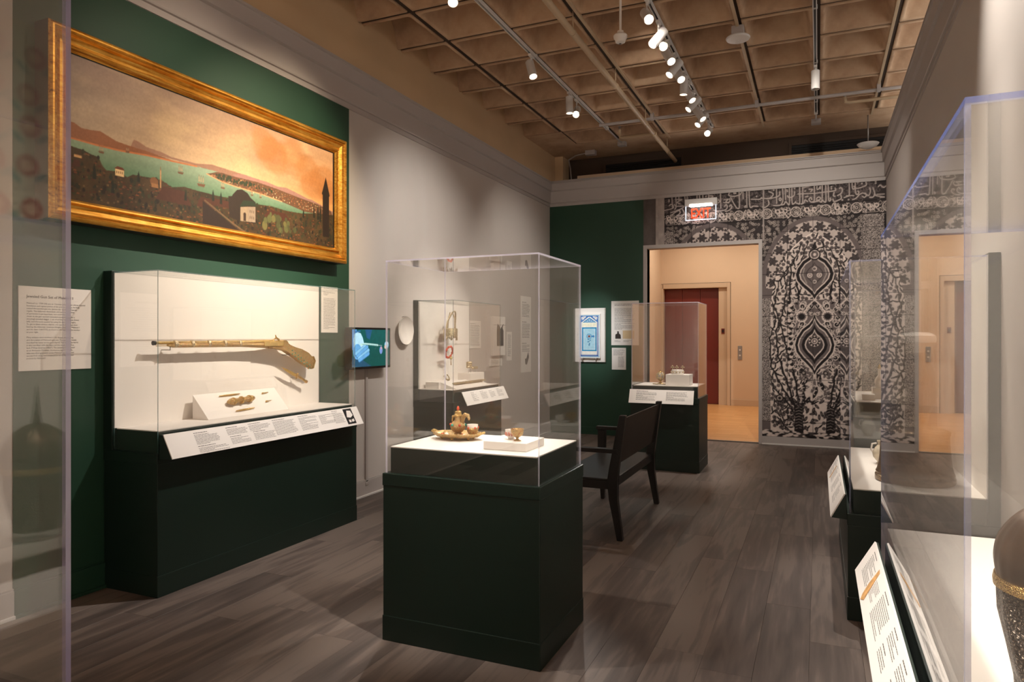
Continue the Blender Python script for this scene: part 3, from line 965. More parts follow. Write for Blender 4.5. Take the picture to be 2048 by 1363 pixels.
    for st_ in stems:
        q = [st_[0]]
        for a, b in zip(st_, st_[1:]):
            for k in range(1, 6):
                t_ = k / 5
                q.append((a[0] + (b[0] - a[0]) * t_ + 0.008 * math.sin(k * 2.1), a[1] + (b[1] - a[1]) * t_))
        R.line(q, 0.030, D, 0.012)
    for sgn in (-1, 1):     # trunks
        b = cxm + sgn * 0.20
        R.poly([(b - 0.06, 0.2), (b - 0.045, 0.55), (b + 0.05, 0.55), (b + 0.06, 0.2)], D)
        for k in range(8):
            R.line([(b - 0.04, 0.24 + k * 0.04), (b, 0.255 + k * 0.04), (b + 0.04, 0.24 + k * 0.04)], 0.006, LG)
    # --- bird and leaf pieces low down between the trunks
    for k in range(70):
        x = rs.uniform(px0 + .03, px1 - .03); z = rs.uniform(0.22, 0.66)
        a = rs.uniform(0, 3.14)
        R.disk(x, z, 0.03, D, sx=1.4, sy=0.6, ang=a)
        R.disk(x, z, 0.014, G, sx=1.4, sy=0.6, ang=a)
    for k in range(60):
        x = cxm + rs.uniform(-.17, .17); z = rs.uniform(0.6, 1.08)
        a = rs.uniform(0, 3.14)
        R.disk(x, z, 0.034, D if k % 2 else G, sx=1.5, sy=0.6, ang=a)
        R.line([(x, z), (x + 0.05 * math.cos(a * 2), z + 0.05 * math.sin(a * 2))], 0.009, L)
    # --- arabesque fields around the medallions
    def scroll(x0, x1, z0, z1, n_, seed):
        r2 = np.random.RandomState(seed)
        R.rect(x0, x1, z0, z1, G)
        for k in range(n_):
            x = abs(r2.uniform(0, (x1 - x0) / 2)); z = r2.uniform(z0, z1); rr = r2.uniform(0.018, 0.04); a = r2.uniform(0, 6.28)
            for sgn in (-1, 1):
                R.disk(cxm + sgn * x, z, rr, L, ring=0.009)
                R.disk(cxm + sgn * x, z, rr - 0.011, D)
                R.line([(cxm + sgn * x, z), (cxm + sgn * (x + 0.06 * math.cos(a)), z + 0.06 * math.sin(a))], 0.008, L)
                if k % 3 == 0:
                    R.disk(cxm + sgn * (x + 0.05 * math.cos(a)), z + 0.05 * math.sin(a), 0.018, D, sx=1.4, sy=0.7, ang=a * sgn)
    scroll(cxm - 0.30, cxm + 0.33, 1.08, 2.03, 90, 4)
    for k in range(26):
        z = 1.1 + k * 0.036
        for x in (cxm - 0.31, cxm + 0.34):
            R.disk(x + 0.02 * math.sin(k * 1.7), z, 0.026, D if k % 2 else L)
    def ogee(cz, hw, hh, cols):
        base = [(0, 1.0), (0.10, 0.82), (0.28, 0.66), (0.62, 0.50), (0.9, 0.22), (1.0, -0.02), (0.92, -0.25), (0.66, -0.48), (0.34, -0.68), (0.12, -0.84), (0, -1.0)]
        for f, c in cols:
            pr = [(cxm + x * hw * f, cz + z * hh * f) for x, z in base]
            pl = [(cxm - x * hw * f, cz + z * hh * f) for x, z in reversed(base[1:-1])]
            R.poly(pr + pl, c)
    ogee(2.39, 0.245, 0.36, [(1.04, L), (0.98, D), (0.80, L), (0.74, G), (0.46, MG), (0.40, G)])
    for sgn in (-1, 1):
        R.disk(cxm + sgn * 0.06, 2.37, 0.034, L, ring=0.012); R.disk(cxm + sgn * 0.06, 2.37, 0.012, L)
        R.line([(cxm + sgn * 0.13, 2.47), (cxm + sgn * 0.15, 2.38), (cxm + sgn * 0.10, 2.26)], 0.014, LG)
    R.disk(cxm, 2.46, 0.03, L, ring=0.011); R.disk(cxm, 2.28, 0.026, L, ring=0.01)
    R.disk(cxm, 2.655, 0.078, D); R.disk(cxm, 2.655, 0.06, L); R.disk(cxm, 2.655, 0.048, G); R.disk(cxm, 2.655, 0.02, L)
    R.poly([(cxm - 0.035, 2.75), (cxm, 2.84), (cxm + 0.035, 2.75), (cxm, 2.72)], D)
    ogee(1.415, 0.25, 0.42, [(1.06, L), (1.0, D), (0.86, L), (0.80, G), (0.66, D), (0.5, L), (0.44, MG)])
    R.disk(cxm, 1.46, 0.075, L, ring=0.02); R.disk(cxm, 1.46, 0.04, L, ring=0.012); R.disk(cxm, 1.46, 0.015, L)
    for q in range(10):
        a = q * math.pi / 5
        R.disk(cxm + 0.062 * math.cos(a), 1.46 + 0.062 * math.sin(a), 0.013, D)
    for sgn in (-1, 1):
        R.disk(cxm + sgn * 0.165, 1.80, 0.075, L); R.disk(cxm + sgn * 0.165, 1.80, 0.062, G); R.disk(cxm + sgn * 0.165, 1.80, 0.04, D)
        for q in range(12):
            a = q * math.pi / 6
            R.disk(cxm + sgn * 0.165 + 0.066 * math.cos(a), 1.80 + 0.066 * math.sin(a), 0.013, L)
        R.disk(cxm + sgn * 0.14, 1.02, 0.03, D); R.disk(cxm + sgn * 0.14, 1.02, 0.016, LG)
        R.line([(cxm, 2.03), (cxm + sgn * 0.07, 1.96), (cxm + sgn * 0.13, 1.86)], 0.018, L)
        R.line([(cxm, 1.98), (cxm + sgn * 0.05, 1.90), (cxm + sgn * 0.09, 1.86)], 0.014, D)
        R.line([(cxm + sgn * 0.01, 0.99), (cxm + sgn * 0.03, 0.85), (cxm + sgn * 0.11, 0.76)], 0.016, L)
    R.disk(-0.50, 0.66, 0.052, D); R.disk(-0.50, 0.66, 0.036, LG); R.disk(-0.50, 0.66, 0.02, D)
    # --- foot of the print
    R.rect(-0.735, -0.62, 0.20, 0.33, G)
    R.rect(-0.735, 0.83, 0.115, 0.20, lin('4b4340'))
    for k in range(130):
        x = rs.uniform(-0.73, 0.82); R.disk(x, rs.uniform(0.125, 0.2), 0.02, L if k % 2 else D, sx=1.6, sy=0.7)
    # --- joints of the printed tiles
    for z in np.arange(0.33, 3.15, 0.296):
        R.line([(-0.735, z), (0.80, z)], 0.007, D)
    for x in (-0.40, -0.07, 0.27, 0.545):
        R.line([(x, 0.2), (x, 3.17)], 0.006, D)
    for x in (-1.98, -1.72, -1.46, -1.20, -0.94):
        R.line([(x, 2.88), (x, 3.34)], 0.007, D)
    # --- lettering, stroke by stroke
    INK = lin('b5a8a1')
    for s in CAL.split('|'):
        p = [tuple(float(a) / 1000 for a in q.split(',')) for q in s.split()]
        R.line(sm(p, 5) if len(p) > 2 else p, 0.0135, INK)
    for q in DOTS.split():
        a = [float(v) / 1000 for v in q.split(',')]
        R.disk(a[0], a[1], 0.011, INK)
    # --- marble strip and light post at the left
    w = R.win(-2.45, -2.235, 0.1, 3.7)
    mb = fnoise(R.ny, R.nx, 40, 5, 9, 0.4)[w[2]:w[3], w[0]:w[1]]
    R.a[w[2]:w[3], w[0]:w[1]] = np.array(lin('5d5552')) * (0.6 + 0.9 * mb[..., None])
    w = R.win(-2.235, -2.13, 0.1, 3.7)
    mb = fnoise(R.ny, R.nx, 24, 5, 19, 0.25)[w[2]:w[3], w[0]:w[1]]
    R.a[w[2]:w[3], w[0]:w[1]] = np.array(lin('a79b95')) * (0.65 + 0.6 * mb[..., None])
    R.line([(-0.715, 2.9), (-0.715, 3.6)], 0.018, lin('a79b95'))
    sp = fnoise(R.ny, R.nx, 6, 3, 31)
    R.a *= (0.88 + 0.24 * sp[..., None])
    return R
mu = make_mural()
mural = raster_obj('printed_mural', mu, (0, YF - 0.004, 0), (1, 0, 0), (0, 0, 1), M['print'], None,
                   lambda x, z: ~((x < -0.735) & (z < 2.905)))
tag(mural, 'black and white printed wall mural of tile arches, vines and lettering around the doorway', 'mural')

# ---------------------------------------------------------------- flat text columns as fine printed strokes
def strokes(name, O, u, v, n, cols, parent, mat=None, seed=1):
    """cols = [(x, y_top, width, height, line pitch, head?)] in metres on the frame O,u,v"""
    O, u, v, n = Vector(O), Vector(u), Vector(v), Vector(n)
    r = random.Random(seed)
    m = MB()
    for (x, yt, w, h, pitch, head) in cols:
        y = yt
        k = 0
        while y > yt - h:
            th = pitch * (0.42 if (head and k == 0) else 0.30)
            ww = w * (0.55 if (head and k == 0) else (r.uniform(0.86, 1.0) if r.random() > 0.14 else r.uniform(0.3, 0.6)))
            a = x
            while a < x + ww - pitch * 0.6:
                b = min(x + ww, a + pitch * r.uniform(0.8, 3.2))
                m.poly([O + u * a + v * y + n * 0.0006, O + u * b + v * y + n * 0.0006, O + u * b + v * (y - th) + n * 0.0006, O + u * a + v * (y - th) + n * 0.0006])
                a = b + pitch * 0.32
            y -= pitch * (1.6 if (head and k == 0) else 1.0)
            k += 1
    o = m.build(name, mat or M['ink'], parent)
    o['kind'] = 'stuff'
    return o

def wall_panel(name, label, O, u, v, n, w, h, cols, cat='label', t=0.006, seed=1, group=None):
    """a thin board on a wall: lower-left corner O, axes u (right), v (up), n (out)"""
    O, u, v, n = Vector(O), Vector(u), Vector(v), Vector(n)
    th = thing(name, label, cat, O + u * (w / 2), group)
    m = MB()
    m.prism([O, O + u * w, O + u * w + v * h, O + v * h], n * t)
    m.build('board', M['white'], th)
    if cols:
        strokes('printed_text', O + n * t, u, v, n, cols, th, seed=seed)
    return th

def text(parent, body, size, O, u, v, n, mat, name='lettering', space=1.0, align='LEFT', extrude=0.0, sx=1.0, bold=0.0):
    c = bpy.data.curves.new(name, 'FONT')
    c.body = body
    c.size = size
    c.space_line = space
    c.align_x = align
    c.extrude = extrude
    c.offset = bold
    c.resolution_u = 2
    c.materials.append(mat)
    o = bpy.data.objects.new(name, c)
    COL.objects.link(o)
    u, v, n, O = Vector(u).normalized(), Vector(v).normalized(), Vector(n).normalized(), Vector(O)
    mt = Matrix((u, v, n)).transposed().to_4x4()
    mt.translation = O + n * 0.0008
    me = bpy.data.meshes.new_from_object(o)
    bpy.data.objects.remove(o)
    me.transform(mt @ Matrix.Diagonal((sx, 1, 1, 1)))
    o = bpy.data.objects.new(name, me)
    COL.objects.link(o)
    o['kind'] = 'stuff'
    put(o, parent)
    return o

# ---------------------------------------------------------------- display cases
def plinth(name, label, x0, x1, y0, y1, zc=0.83, zd=0.96, wall=None, group=None, zb=1.905, slab=0.06, cat='plinth', rail=None):
    """wall: None (free standing), 'L' or 'R': joined to a tall white-faced back panel on that side"""
    t = thing(name, label, cat, ((x0 + x1) / 2, (y0 + y1) / 2, 0), group)
    i = 0.014
    a0, a1 = x0, x1
    MB().box(x0, x1, y0, y1, 0, 0.125, 0.004).build('base', M['plinth'], t)
    MB().box(x0 + 0.003, x1 - 0.003, y0 + 0.003, y1 - 0.003, 0.122, zc - 0.06, 0.004).build('body', M['plinth'], t)
    MB().box(x0, x1, y0, y1, zc - 0.062, zc, 0.004).build('collar', M['plinth'], t)
    bx0, bx1 = x0 + 0.03, x1 - 0.03
    if wall == 'L': bx0 = x0 + slab
    if wall == 'R': bx1 = x1 - slab
    MB().box(bx0, bx1, y0 + 0.03, y1 - 0.03, zc - 0.005, zd - 0.006, 0.002).build('riser_box', M['plinth'], t)
    MB().box(bx0, bx1, y0 + 0.03, y1 - 0.03, zd - 0.006, zd, 0.001).build('deck', M['white'], t)
    if wall:
        if wall == 'L':
            MB().box(x0, x0 + slab - 0.004, y0, y1, zc, zb, 0.002).build('back_panel', M['plinth'], t)
            MB().box(x0 + slab - 0.004, x0 + slab, y0 + 0.012, y1 - 0.012, zd, zb - 0.01).build('back_lining', M['white'], t)
        else:
            MB().box(x1 - slab + 0.004, x1, y0, y1, zc, zb, 0.002).build('back_panel', M['plinth'], t)
            MB().box(x1 - slab, x1 - slab + 0.004, y0 + 0.012, y1 - 0.012, zd, zb - 0.01).build('back_lining', M['white'], t)
    return t

def cover(name, label, x0, x1, y0, y1, z0, z1, edge, open_side=None, t=0.008, group=None, top_edge=None):
    """five clear panes standing on the collar; open_side 'L'/'R' leaves the wall side out"""
    c = thing(name, label, 'display cover', ((x0 + x1) / 2, (y0 + y1) / 2, z0), group)
    def pane(dims, thin, e):
        m = MB().box(*dims)
        for f in m.bm.faces:
            f.material_index = 0 if abs(f.normal[thin]) > 0.9 else 1
        # face normals are not valid until updated
        m.bm.normal_update()
        for f in m.bm.faces:
            f.material_index = 0 if abs(f.normal[thin]) > 0.9 else 1
        m.build('pane', [M['acrylic'], M[e]], c)
    te = top_edge or edge
    zt = z1 - t
    pane((x0, x1, y0, y0 + t, z0, zt), 1, edge)
    pane((x0, x1, y1 - t, y1, z0, zt), 1, edge)
    if open_side != 'L':
        pane((x0, x0 + t, y0 + t, y1 - t, z0, zt), 0, edge)
    if open_side != 'R':
        pane((x1 - t, x1, y0 + t, y1 - t, z0, zt), 0, edge)
    pane((x0, x1, y0, y1, zt, z1), 2, te)
    return c

def rail(parent, A, B, C, cols_, back, t=0.006, name='label_rail', seed=3):
    """sloping label board: A = top start, B = top end (left to right as read), C = bottom start; back = points closing the wedge"""
    A, B, C = Vector(A), Vector(B), Vector(C)
    u = (B - A).normalized(); w = (B - A).length
    v = (A - C).normalized(); h = (A - C).length
    n = u.cross(v).normalized()
    m = MB()
    m.prism([A, C, Vector(back[0]), Vector(back[1])], (B - A))
    r = m.build(name, M['plinth'], parent)
    MB().prism([C, C + u * w, C + u * w + v * h, A], n * t).build('label_board', M['white'], r)
    strokes('printed_text', C + n * t, u, v, n, cols_(w, h), r, seed=seed)
    return r, (C + n * t, u, v, n, w, h)
# ================================================================ large framed painting
def make_painting():
    U0, V0 = 2.59, 2.27
    R = Ras(0.0, 2.325, 0.0, 0.835, 0.004, (0, 0, 0))
    ny, nx = R.ny, R.nx
    gx, gy = np.meshgrid(R.X, R.Y)
    f = np.clip(gx / 2.32, 0, 1)
    h = np.clip((gy - 0.38) / 0.45, 0, 1)
    def mixc(a, b, t): return np.array(lin(a)) * (1 - t[..., None]) + np.array(lin(b)) * t[..., None]
    low = mixc('a8927a', 'e0b98a', np.clip(f * 1.8, 0, 1)); low = low * (1 - np.clip(f - .5, 0, 1)[..., None] * 2) + np.array(lin('d99a5c')) * np.clip(f - .5, 0, 1)[..., None] * 2
    hi = mixc('84746a', 'c79a72', f)
    R.a[:] = low * (1 - h[..., None]) + hi * h[..., None]
    c1 = fnoise(ny, nx, 60, 6, 21, 2.2); c2 = fnoise(ny, nx, 45, 6, 8, 1.8)
    cl = np.clip((c1 - 0.47) * 4.5, 0, 1) * np.clip(h * 2.2, 0, 1)
    R.a += (np.array(lin('8f6f5c')) - R.a) * (cl * (0.35 + 0.25 * f))[..., None]
    br = np.clip((c2 - 0.52) * 4.5, 0, 1) * np.clip(h * 3, 0, 1) * (0.25 + 0.5 * f)
    R.a += (np.array(lin('f0cd97')) - R.a) * (br * 0.55)[..., None]
    for x, y, r in ((2.22, 0.60, 0.14), (2.10, 0.52, 0.12), (1.85, 0.72, 0.15), (2.0, 0.66, 0.13), (1.62, 0.66, 0.13), (1.5, 0.73, 0.12), (2.28, 0.5, 0.1)):
        d = np.hypot((gx - x) / 1.3, gy - y) / r
        m = np.clip((1 - d + (c1 - 0.5) * 1.8) * 3, 0, 1) * 0.55
        R.a += (np.array(lin('b8763f')) - R.a) * m[..., None]
    # water
    R.poly([(0, 0), (0, .365), (.163, .362), (.323, .366), (.495, .381), (.68, .387), (.88, .4), (1.05, .404), (1.3, .40), (2.325, .33), (2.325, 0)], lin('748a6c'))
    wt = np.clip((.40 - gy) / .16, 0, 1)[..., None]
    wm = (gy < np.interp(gx, [0, .163, .323, .495, .68, 1.05, 1.3, 2.325], [.365, .362, .366, .381, .387, .404, .40, .33]))[..., None]
    wc = (np.array(lin('94a68a')) * (1 - wt) + np.array(lin('5c7a5b')) * wt) * (0.9 + 0.2 * fnoise(ny, nx, 10, 4, 15, 6)[..., None])
    R.a = np.where(wm, wc, R.a).astype(np.float32)
    st = fnoise(ny, nx, 14, 5, 44, 7)
    R.a = np.where((gy > .46)[..., None], R.a * (0.86 + 0.28 * st[..., None]), R.a).astype(np.float32)
    # mountains and far shore
    R.poly([(0.38, .40), (.407, .456), (.44, .452), (.495, .432), (.604, .427), (.68, .413), (.88, .417), (1.008, .44), (1.237, .435), (1.538, .42), (1.815, .40), (1.995, .38), (2.325, .33), (2.3, .30), (1.05, .40)], lin('9a725c'))
    R.poly([(1.2, .415), (1.3, .435), (1.4, .43), (1.538, .428), (1.65, .415), (1.75, .425), (1.85, .41), (2.0, .385), (2.05, .385), (2.325, .33), (2.325, .30), (1.2, .38)], lin('a3786a'))
    R.poly([(0, .454), (.03, .455), (.072, .436), (.12, .438), (.188, .448), (.29, .416), (.38, .41), (.495, .407), (.68, .394), (.88, .398), (1.052, .404), (.88, .396), (.68, .384), (.495, .378), (.323, .362), (.163, .358), (0, .36)], lin('8f5b3c'))
    R.line([(0, .363), (.163, .361), (.323, .366), (.495, .381), (.68, .388), (.88, .398)], 0.010, lin('bf7442'))
    # peninsula with buildings
    R.poly([(.965, .368), (1.0, .378), (1.052, .398), (1.1, .402), (1.189, .399), (1.3, .402), (1.434, .406), (1.646, .395), (1.874, .375), (2.121, .36), (2.3, .33), (2.325, .29), (1.95, .27), (1.916, .278), (1.701, .304), (1.485, .322), (1.237, .329), (1.097, .337)], lin('6a4a33'))
    rs = np.random.RandomState(3)
    for k in range(420):
        x = rs.uniform(1.0, 2.28); y = np.interp(x, [.965, 1.1, 1.24, 1.7, 1.95, 2.3], [.368, .355, .35, .335, .31, .31]) + rs.uniform(-.03, .045) * min(1, (x - .95) * 3)
        c = lin(rs.choice(['e9cf9f', 'c98856', '8a4a2c', '39422b', 'b66f44']))
        s_ = rs.uniform(.003, .008)
        R.rect(x, x + s_, y, y + s_ * rs.uniform(.6, 1.4), c)
    for k in range(60):
        x = rs.uniform(1.04, 1.6); R.disk(x, rs.uniform(.355, .385), rs.uniform(.007, .013), lin('353b24'))
    R.line([(.965, .366), (1.1, .338), (1.237, .330), (1.485, .323), (1.7, .306)], 0.007, lin('d39a68'))
    # foreground land
    near = [(0, .319), (.087, .312), (.13, .30), (.178, .293), (.20, .25), (.226, .228), (.29, .235), (.363, .216), (.40, .24), (.495, .244), (.56, .25), (.604, .248), (.68, .218), (.78, .24), (.88, .235), (1.052, .232), (1.189, .238), (1.294, .245), (1.434, .24), (1.591, .25), (1.758, .243), (1.922, .251), (2.121, .283), (2.325, .30)]
    land = near + [(2.325, 0), (0, 0)]
    R.poly(land, lin('46351f'))
    ln_ = fnoise(ny, nx, 26, 5, 77)
    prof = np.interp(gx, [p[0] for p in near], [p[1] for p in near])
    under = (gy < prof)
    R.a = np.where(under[..., None], R.a * (0.45 + 1.1 * ln_[..., None]), R.a)
    for k in range(1300):
        x = rs.uniform(0, 2.32); d = rs.uniform(0.0, 1.0) ** 0.8
        top = float(np.interp(x, [p[0] for p in near], [p[1] for p in near]))
        y = top * (1 - d * 0.95)
        q = rs.rand()
        if q < 0.4:
            R.disk(x, y, rs.uniform(.004, .014), lin(rs.choice(['2b2c1d', '35341f', '2a2218', '3b3822'])), sx=0.9, sy=1.2)
        elif q < 0.75:
            w_ = rs.uniform(.006, .022)
            R.poly([(x, y), (x + w_ * .3, y + w_ * .45), (x + w_, y + w_ * .4), (x + w_ * 1.2, y)], lin(rs.choice(['4f2d1e', '6b3a22', '4d2b1a', '7d4a2a'])))
        else:
            w_ = rs.uniform(.005, .014)
            R.rect(x, x + w_, y, y + w_ * .8, lin(rs.choice(['5d4832', '6f5637', '41301f', '33261b'])))
    for x, y, w_, h_ in ((.02, .21, .05, .04), (.56, .12, .28, .09), (.88, .13, .16, .07), (1.0, .16, .2, .05), (1.5, .16, .3, .06)):
        R.poly([(x, y), (x + w_ * .2, y + h_), (x + w_ * .8, y + h_), (x + w_, y)], lin('4c2c1d'))
    for x, y, h_ in ((.151, .16, .10), (.267, .10, .09), (.44, .20, .07), (.79, .15, .07), (1.02, .19, .08), (1.09, .18, .09), (2.08, .24, .10), (2.13, .23, .13), (2.16, .22, .15), (1.95, .22, .07)):
        R.poly([(x - .011, y), (x - .008, y + h_ * .6), (x, y + h_), (x + .008, y + h_ * .6), (x + .011, y)], lin('23261a'))
    R.rect(.283, .34, .211, .25, lin('e2bf8a')); R.poly([(.275, .25), (.295, .268), (.33, .266), (.348, .25)], lin('6b3d26'))
    for k in range(4): R.rect(.29 + k * .012, .295 + k * .012, .225, .24, lin('5d3a22'))
    R.rect(.03, .075, .262, .276, lin('c89a66'))
    R.line([(.597, .2), (.597, .31)], .008, lin('c89262')); R.line([(.597, .31), (.597, .33)], .004, lin('8c5a36'))
    R.disk(.55, .225, .03, lin('7d5431')); R.rect(.53, .58, .19, .215, lin('9a6b40'))
    # domed building
    R.poly([(1.157, .249), (1.19, .255), (1.2, .27), (1.24, .31), (1.285, .322), (1.34, .305), (1.37, .275), (1.42, .25), (1.42, .09), (1.26, .087), (1.166, .101)], lin('33271d'))
    R.poly([(1.27, .19), (1.345, .205), (1.345, .095), (1.27, .089)], lin('9a8469')); R.poly([(1.345, .205), (1.419, .216), (1.419, .1), (1.345, .095)], lin('94806a'))
    R.poly([(1.26, .19), (1.35, .215), (1.43, .222), (1.40, .255), (1.30, .245)], lin('2c3524'))
    R.rect(1.30, 1.325, .095, .145, lin('3a2a20')); R.disk(1.3125, .145, .0125, lin('3a2a20'))
    for k in range(3):
        R.rect(1.362 + k * .018, 1.368 + k * .018, .12, .14, lin('4b3a2c')); R.rect(1.362 + k * .018, 1.368 + k * .018, .165, .185, lin('4b3a2c'))
    R.line([(.95, .18), (1.2, .06), (1.35, .0)], .012, lin('6a5138'))
    R.poly([(.93, .175), (1.18, .055), (1.3, 0), (.93, 0)], lin('30231b'))
    for k in range(26):
        x = rs.uniform(1.5, 1.85); y = rs.uniform(.08, .19)
        R.disk(x, y, rs.uniform(.01, .028), lin(rs.choice(['5b5a34', '4c4a2c', '6a6238'])), 1.0, 1.3)
    # tower at the right
    R.poly([(2.19, .1), (2.19, .45), (2.18, .46), (2.232, .61), (2.285, .46), (2.275, .45), (2.275, .1)], lin('2b2018'))
    # ships
    for x, y, s_ in ((.918, .285, .05), (1.106, .30, .03), (.75, .33, .035), (.194, .33, .028), (.363, .372, .02), (1.383, .30, .02), (1.47, .30, .02)):
        R.poly([(x - s_ * .7, y), (x - s_ * .5, y - s_ * .35), (x + s_ * .5, y - s_ * .35), (x + s_ * .7, y + s_ * .1)], lin('6d4c34'))
        for q in (-.35, 0, .35):
            R.line([(x + q * s_, y), (x + q * s_, y + s_ * 1.2)], .003, lin('7a5a40'))
            R.poly([(x + q * s_ - s_ * .12, y + s_ * .3), (x + q * s_ + s_ * .12, y + s_ * .3), (x + q * s_ + s_ * .06, y + s_ * 1.0), (x + q * s_ - s_ * .06, y + s_ * 1.0)], lin('c7a27c'), 0.55)
    g = fnoise(ny, nx, 3, 2, 5)
    R.a *= (0.9 + 0.2 * g[..., None])
    return R
pt = thing('framed_painting', 'huge gilt-framed panoramic painting of a green strait and city under an orange sky', 'painting', (XL, 3.78, 2.7))
FX = -3.81
pa = make_painting()
raster_obj('canvas', pa, (FX - 0.045, 2.585, 2.265), (0, 1, 0), (0, 0, 1), M['canvas'], pt)
MB().box(XL + 0.01, FX - 0.05, 2.56, 4.93, 2.24, 3.12).build('stretcher', M['darkmetal'], pt)
# moulded frame: profile swept round with mitred corners
prof = [(0.0, -0.13), (0.0, -0.016), (0.006, -0.006), (0.016, -0.001), (0.026, 0.0), (0.036, -0.012), (0.044, -0.008), (0.052, -0.024), (0.075, -0.034), (0.092, -0.030),
        (0.102, -0.014), (0.112, -0.018), (0.118, -0.034), (0.128, -0.046), (0.128, -0.13)]
y0, y1, z0, z1 = 2.452, 5.062, 2.155, 3.238
def fpt(c, d, x):
    sy = 1 if c in (0, 3) else -1
    sz = 1 if c in (0, 1) else -1
    return ((FX + x), (y0 + d) if sy == 1 else (y1 - d), (z0 + d) if sz == 1 else (z1 - d))
for nm, (a, b) in dict(left=(0, 3), bottom=(0, 1), right=(1, 2), top=(3, 2)).items():
    m = MB()
    ra = [m.bm.verts.new(fpt(a, d, x)) for d, x in prof]
    rb = [m.bm.verts.new(fpt(b, d, x)) for d, x in prof]
    for i in range(len(prof)):
        j = (i + 1) % len(prof)
        f = m.bm.faces.new((ra[i], ra[j], rb[j], rb[i]))
        f.material_index = 1 if i in (0, len(prof) - 1) else 0  # outer sides coloured darker to stand for their unlit shade
    m.build('frame_rail', [M['frame'], M['leather']], pt)

# ================================================================ gun case on the left wall
G = ('wall-hung display cases', )
gp = plinth('display_plinth', 'long dark green plinth with white back panel under the big framed painting', XL + 0.002, -3.488, 2.858, 4.758, wall='L', slab=0.08, zb=1.905)
cover('display_cover', 'long glass display cover enclosing the jewelled musket', -3.868, -3.50, 2.868, 4.748, 0.83, 1.898, 'edgedark', open_side='L', t=0.006)
def cols_gun(w, h):
    return [(0.20, h - .018, .20, .075, .0085, True), (0.20, h - .105, .24, .04, .0085, True), (0.45, h - .015, .18, .05, .0085, True), (0.46, h - .078, .17, .05, .0085, True),
            (0.64, h - .012, .20, .05, .0085, True), (0.66, h - .07, .20, .06, .0085, True), (0.86, h - .012, .22, .115, .0085, True), (1.12, h - .012, .20, .115, .0085, True),
            (1.34, h - .03, .17, .07, .0085, False), (1.50, h - .012, .12, .10, .0085, True)]
rl, fr = rail(gp, (-3.458, 2.869, 0.942), (-3.458, 4.70, 0.942), (-3.385, 2.869, 0.806), cols_gun, [(-3.486, 2.869, 0.80), (-3.486, 2.869, 0.942)])
O_, u_, v_, n_, w_, h_ = fr
im = MB().prism([O_ + u_ * 1.64 + v_ * .015, O_ + u_ * 1.745 + v_ * .015, O_ + u_ * 1.745 + v_ * .145, O_ + u_ * 1.64 + v_ * .145], n_ * .0012).build('printed_photo', M['blackplastic'], rl)
im2 = MB()
q = lambda a, b: O_ + u_ * a + v_ * b + n_ * .0012
im2.prism([q(1.655, .075), q(1.70, .068), q(1.735, .085), q(1.725, .125), q(1.68, .13)], n_ * .0008)
im2.prism([q(1.665, .03), q(1.69, .03), q(1.69, .05), q(1.665, .052)], n_ * .0008)
im2.prism([q(1.70, .03), q(1.73, .034), q(1.73, .056), q(1.70, .05)], n_ * .0008)
im2.build('photo_highlight', M['white'], rl)

# wedge and small tools
wd = thing('wedge_mount', 'white sloping wedge block inside the glass cover below the musket', 'mount', (-3.76, 3.8, 0.96))
MB().prism([(-3.824, 3.405, 0.961), (-3.680, 3.405, 0.961), (-3.824, 3.405, 1.121)], (0, 0.76, 0)).build('block', M['white'], wd)
sl = Vector((-3.824, 0, 1.121)) - Vector((-3.680, 0, 0.961)); sn = Vector((0.160, 0, 0.144)).normalized()
def on(y, f):   # point on the slope at depth fraction f (0 bottom .. 1 top)
    p = Vector((-3.680, y, 0.961)) + Vector((sl.x, 0, sl.z)) * f
    return p + sn * 0.004
def stick(name, label, ya, fa, yb, fb, rad, mat, cat='pen', bands=0, ends=True):
    a, b = on(ya, fa), on(yb, fb)
    t = thing(name, label, cat, (a + b) / 2)
    d = (b - a)
    m = MB()
    r = rad if isinstance(rad, list) else [rad * .6, rad, rad, rad * .9, rad * .5]
    k = len(r) - 1
    m.tube([a + d * i / k + sn * max(r) for i in range(k + 1)], r, 10)
    m.build('shaft', mat, t)
    return t, a, b
tt, a, b = stick('pen_case', 'thick jewelled gold pen case lying on the white wedge', 3.62, .50, 3.87, .56, [.012, .021, .024, .020, .018, .018, .021, .018, .018, .020, .024, .021, .012], M['goldgem'], 'pen case')
for k in (0.2, 0.5, 0.8):
    p = a + (b - a) * k + sn * .024
    MB().tube([p - (b - a).normalized() * .005, p + (b - a).normalized() * .005], .0265 if k == .5 else .026, 14).build('band', M['gold'], tt)
stick('pen', 'thin gold pen lying above the jewelled pen case', 3.60, .83, 3.79, .85, .0055, M['gold'])
stick('pen', 'thin gold pen lying below the jewelled pen case', 3.66, .18, 3.84, .22, .0055, M['gold'])
stick('gun_tool', 'tiny gold gun tool, upper of two at the right of the white wedge', 4.00, .78, 4.06, .79, [.006, .003, .004, .003], M['gold'], 'tool')
stick('gun_tool', 'tiny gold gun tool with a pointed tip, lower of two on the white wedge', 3.985, .42, 4.045, .44, [.007, .003, .003, .001], M['gold'], 'tool')

